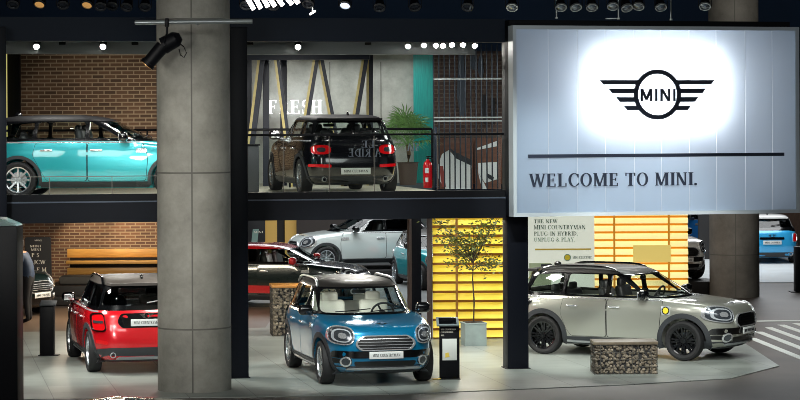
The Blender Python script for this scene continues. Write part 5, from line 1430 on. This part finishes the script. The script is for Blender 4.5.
# deck ceiling spots
for k, (x, y, Yk) in enumerate(((36.5, 46.5, 40.7), (103, 46.5, 40.7), (298, 47, 41.3), (408, 46.2, 41.7), (424, 45.2, 42.6), (436, 45.5, 43.4), (443, 45.8, 43.9), (452, 44.8, 44.8), (463, 44.8, 45.6), (475, 45.8, 46.0))):
    Yk = deckY((x - 400) * 40.5 / F) + (1.92 if k < 4 else 1.85)
    p = at(x, y, Yk)
    t = thing('ceiling_spot', 'small glowing ceiling spot upstairs, %s from the left' % ordn[k], 'spotlight', p, 0, 'glowing spots under the deck roof')
    rr = .05 if k < 3 else .045
    mt = Matrix.Rotation(R(-50), 4, 'X')
    bm = B(); lathe(bm, [(.001, .16), (rr * 1.1, .16), (rr * 1.2, 0), (rr, 0)], 18, mt); cyl(bm, (0, 0, .08), (0, 0, 5.40 * K - p.z), .012, None, 8); obj('housing', bm, M['fascia'], t)
    bm = B(); ball(bm, mt @ Vector((0, 0, .0)), (rr, rr, rr), 14, 8); obj('lens', bm, M['lampglow'], t)
for k, x in enumerate((62.5, 135, 250, 368)):
    p = at(x, 43.5, deckY((x - 400) * 40.5 / F) + 1.98)
    bm = B(); box(bm, (0, 0, 0), (.11, .12, .05), .01); cyl(bm, (0, 0, 0), (0, 0, 5.40 * K - p.z), .015, None, 8)
    tag(obj('track_clip', bm, M['black'], None, p), 'black clip on the pale ceiling track, %s from the left' % ordn[k], 'clip', 'clips along the ceiling track')
# crossbar with theatre spotlight in front of the column
Yc = 35.9
a, b = at(135, 22.6, Yc), at(252.5, 21.2, Yc)
bm = B(); cyl(bm, (0, 0, 0), b - a, .035, None, 16); cyl(bm, Vector((.9, .15, 0)), Vector((.9, .42, 0)), .03, None, 10)
tag(obj('crossbar', bm, M['rail'], None, a), 'grey steel crossbar fixed across the big concrete column', 'pipe')
p = at(167, 22, Yc - .02)
t = thing('theatre_spotlight', 'black theatre spotlight hanging from the crossbar on the concrete column', 'spotlight', p)
bm = B(); box(bm, (0, 0, -.01), (.06, .11, .13), .012); cyl(bm, (0, 0, -.06), (0, 0, -.20), .018, None, 10); obj('clamp', bm, M['black'], t)
def loc_(px, py): return at(px, py, Yc - .05) - p
mid, lo_, hi_ = loc_(163, 46), loc_(148, 63.5), loc_(176, 39)
bm = B(); cyl(bm, lo_, mid, .10, .105, 24); cyl(bm, mid, hi_, .13, .12, 24); cyl(bm, hi_, hi_ + (hi_ - mid).normalized() * .08, .12, .06, 20); d = (lo_ - mid).normalized()
cyl(bm, lo_ - d * .02, lo_ + d * .03, .115, .115, 24); obj('barrel', bm, M['black'], t)
bm = B(); cyl(bm, lo_ + d * .028, lo_ + d * .036, .085, None, 24); obj('lens', bm, M['lampwarm'], t)
bm = B(); c = loc_(165, 45)
for s in (-1, 1): cyl(bm, c + Vector((0, s * .15, 0)), Vector((0, s * .10, -.19)), .014, None, 8)
cyl(bm, (0, -.1, -.19), (0, .1, -.19), .014, None, 8); cyl(bm, c + Vector((0, -.16, 0)), c + Vector((0, .16, 0)), .02, None, 8); obj('yoke', bm, M['black'], t)
bm = B(); tube(bm, [loc_(*q) for q in ((178, 42), (184, 47), (186.5, 53), (184, 57.5), (180.5, 55), (179, 49))], .009, 6); obj('cable', bm, M['black'], t)

# ---------------------------------------------------------------- lights
def area(x, y, z, sx, sy, power, col=(1, .96, .9), rot=(0, 0, 0), spread=180):
    l = bpy.data.lights.new('area_lamp', 'AREA'); l.shape = 'RECTANGLE'; l.size, l.size_y = sx, sy; l.energy = power; l.color = col; l.spread = R(spread)
    o = bpy.data.objects.new('area_lamp', l); C.objects.link(o); o.location = (x, y, z); o.rotation_euler = [R(a) for a in rot]
    return o
def spot(loc, target, power, angle, col=(1, .97, .92), size=.12, blend=.5):
    l = bpy.data.lights.new('spot_lamp', 'SPOT'); l.energy = power; l.spot_size = R(angle); l.spot_blend = blend; l.color = col; l.shadow_soft_size = size
    o = bpy.data.objects.new('spot_lamp', l); C.objects.link(o); o.location = loc
    o.rotation_euler = (Vector(target) - Vector(loc)).to_track_quat('-Z', 'Y').to_euler()
    return o
w = bpy.data.worlds.new('hall'); sc.world = w; w.use_nodes = True
w.node_tree.nodes['Background'].inputs[0].default_value = (.10, .13, .18, 1); w.node_tree.nodes['Background'].inputs[1].default_value = .10
# hall spots over the stand front
for x, tx_, ty, pw in ((-7.0, -5.1, 40.0, 4200), (-.9, -.6, 38.8, 4600), (2.2, 3.6, 41.6, 3800), (5.0, 4.4, 40.6, 2800), (.8, 1.6, 41.5, 2600)):
    spot((x, 31.5, 9.5), (tx_, ty, .4), pw, 25, (.93, 1, .96))
area(-9, 24, 7, 4, 4, 70, (1, .98, .93), (72, 0, -25), 60)  # unseen soft fill lamp added at the left front
area(4, 18, 9, 14, 3, 330, (.95, 1, .98), (62, 0, 5), 110)  # large unseen fill lamp, added for brightness and chrome reflections
spot((0, 27, 5.6), (0, 42, 6.2), 120, 40)  # unseen spot added so the stage lamp rims show
spot((-6.5, 22, 4.2), (-3.2, 37, 3.0), 4500, 20, (1, .98, .92), .9)  # soft unseen spot added to brighten the big concrete column
# under the deck
for x, y, pw in ((-6.0, 39.6, 80), (-3.7, 39.6, 60), (-5.2, 44, 110), (-.7, 42, 70), (-1.5, 46, 60), (1.2, 42.0, 80), (1.2, 43.5, 30)):
    area(x, y, 2.50, .5, .5, pw, (1, .97, .88))
area(4.2, 44.5, 5.5, 3.0, 2.0, 260, (.95, 1, .95))
area(4.5, 50, 4.5, 3, 1.5, 160)
# brick wash low
for x in (-7.4, -6.2, -5.0): spot((x, 55.6, 2.4), (x + .3, 56.95, 1.0), 150, 80, (1, .82, .55))
area(-5.8, 50, 2.50, 2.5, 1.0, 260, (1, .85, .65))
# upper deck
for x, y, pw in ((-6.2, 42.0, 85), (-4.4, 42.2, 85), (-1.2, 43.5, 120), (-2.2, 46.5, 90), (.7, 43.5, 60)):
    area(x, y, 5.60, .45, .45, pw, (1, .98, .92))
for x in (-6.6, -5.4, -4.4): spot((x, 49.2, 2.95), (x, 50.5, 4.0), 30, 95, (1, .84, .6))
for x in (-6.6, -5.4, -4.4): spot((x, 48.4, 5.5), (x, 50.5, 4.4), 22, 80, (1, .88, .7))
for x in (-2.4, -1.2, .1): spot((x, 49.9, 5.5), (x, 51.5, 4.2), 8, 85, (.95, 1, .96))
area(-1.2, 50.6, 5.5, 3.2, .3, 30, (.95, 1, .96))
area(1.5, 48.5, 5.5, 1, .4, 5, (1, .9, .8))
# far hall
area(-1.0, 63, 5.5, 7, 6, 500, (.95, .98, 1)); area(9.5, 68, 6, 6, 8, 800, (.95, .98, 1)); area(-3, 55, 5.0, 2, 2, 60)
# sign lamps
sign_light(SW * .5, SH * .5, (SW - .3, SH - .25), 30, (.86, .92, 1))
sign_light(lc, kz + .1, (2.2, 1.1), 125, (.98, 1, 1), .34)

area(-5.4, 39.6, 5.25, 3.0, .3, 48, (1, 1, .98), (28, 0, 0), 110)  # added under the roof front to brighten the turquoise car
spot((-5.5, 30, 5.5), (-4.7, 39.3, .8), 1500, 15)  # unseen low spot added to lift the red car
spot((.3, 28, 6), (-.6, 38, .8), 1200, 15)  # unseen spot added for the blue car front
spot((3.4, 29, 6), (4.4, 41, .8), 2400, 20)  # extra unseen spot brightening the grey car
spot((7.2, 49, 6), (7.1, 58.3, .8), 500, 20)  # unseen spot added to light the white car nose
area(-6.9, 51.5, 2.4, .8, .4, 60, (1, .9, .75), (40, 0, 0))  # unseen lamp added to brighten the letter board corner
area(-1.6, 60, 5.0, 4, 2, 260, (.95, 1, 1), (20, 0, 0))
def cabin(x, y, z, p):  # fill lights added inside the cars so the seats show
    l = bpy.data.lights.new('cabin_fill', 'POINT'); l.energy = p; l.shadow_soft_size = .08; l.color = (1, .97, .9)
    o = bpy.data.objects.new('cabin_fill', l); C.objects.link(o); o.location = (x, y, z)
cabin(-.70, 39.12, 1.36, 9); cabin(4.2, 42.5, 1.36, 7); cabin(-5.24, 42.4, DECK_Z + 1.26, 1.5); cabin(-1.35, 45.1, DECK_Z + 1.26, 4); cabin(-4.7, 41.4, 1.36, 3); cabin(-2.6, 54.3, 1.22, 4)

a, b = at(5.2, 112, 49.6), at(7, 50, 49.6)
bm = B(); box(bm, (0, 0, (b.z - DECK_Z) / 2), (b.x - a.x, .04, b.z - DECK_Z), .004)  # yellow light along an upright edge, put in as glow
tag(obj('pale_edge_strip', bm, mat('lit_edge_yellow', '#e8dc7a', .4, emis='#efe28a', es=.6), None, ((a.x + b.x) / 2, 49.6, DECK_Z), smooth=False), 'yellow-lit upright edge painted as a glowing strip at the far left upstairs', 'lit edge')
car('hatchback_car', 'hatch', 'dark car whose roof just shows at the bottom edge left of the column', (-2.33, 23.85, 0), R(60), dict(paint=paint('dark_brown', '#2a1512', .3, .25), roof=paint('roof_brown', '#2c1a14', .2, .25)), HAT)

spot((9.5, 46, 9.0), (pc.x, pc.y, 8.3), 1200, 26, (1, .98, .9))  # unseen spot added to light the far column top
area(4, 92, 12, 50, 3, 420, (.55, .75, 1), (65, 0, 0))  # unseen lamp added to give the back wall its bluish light
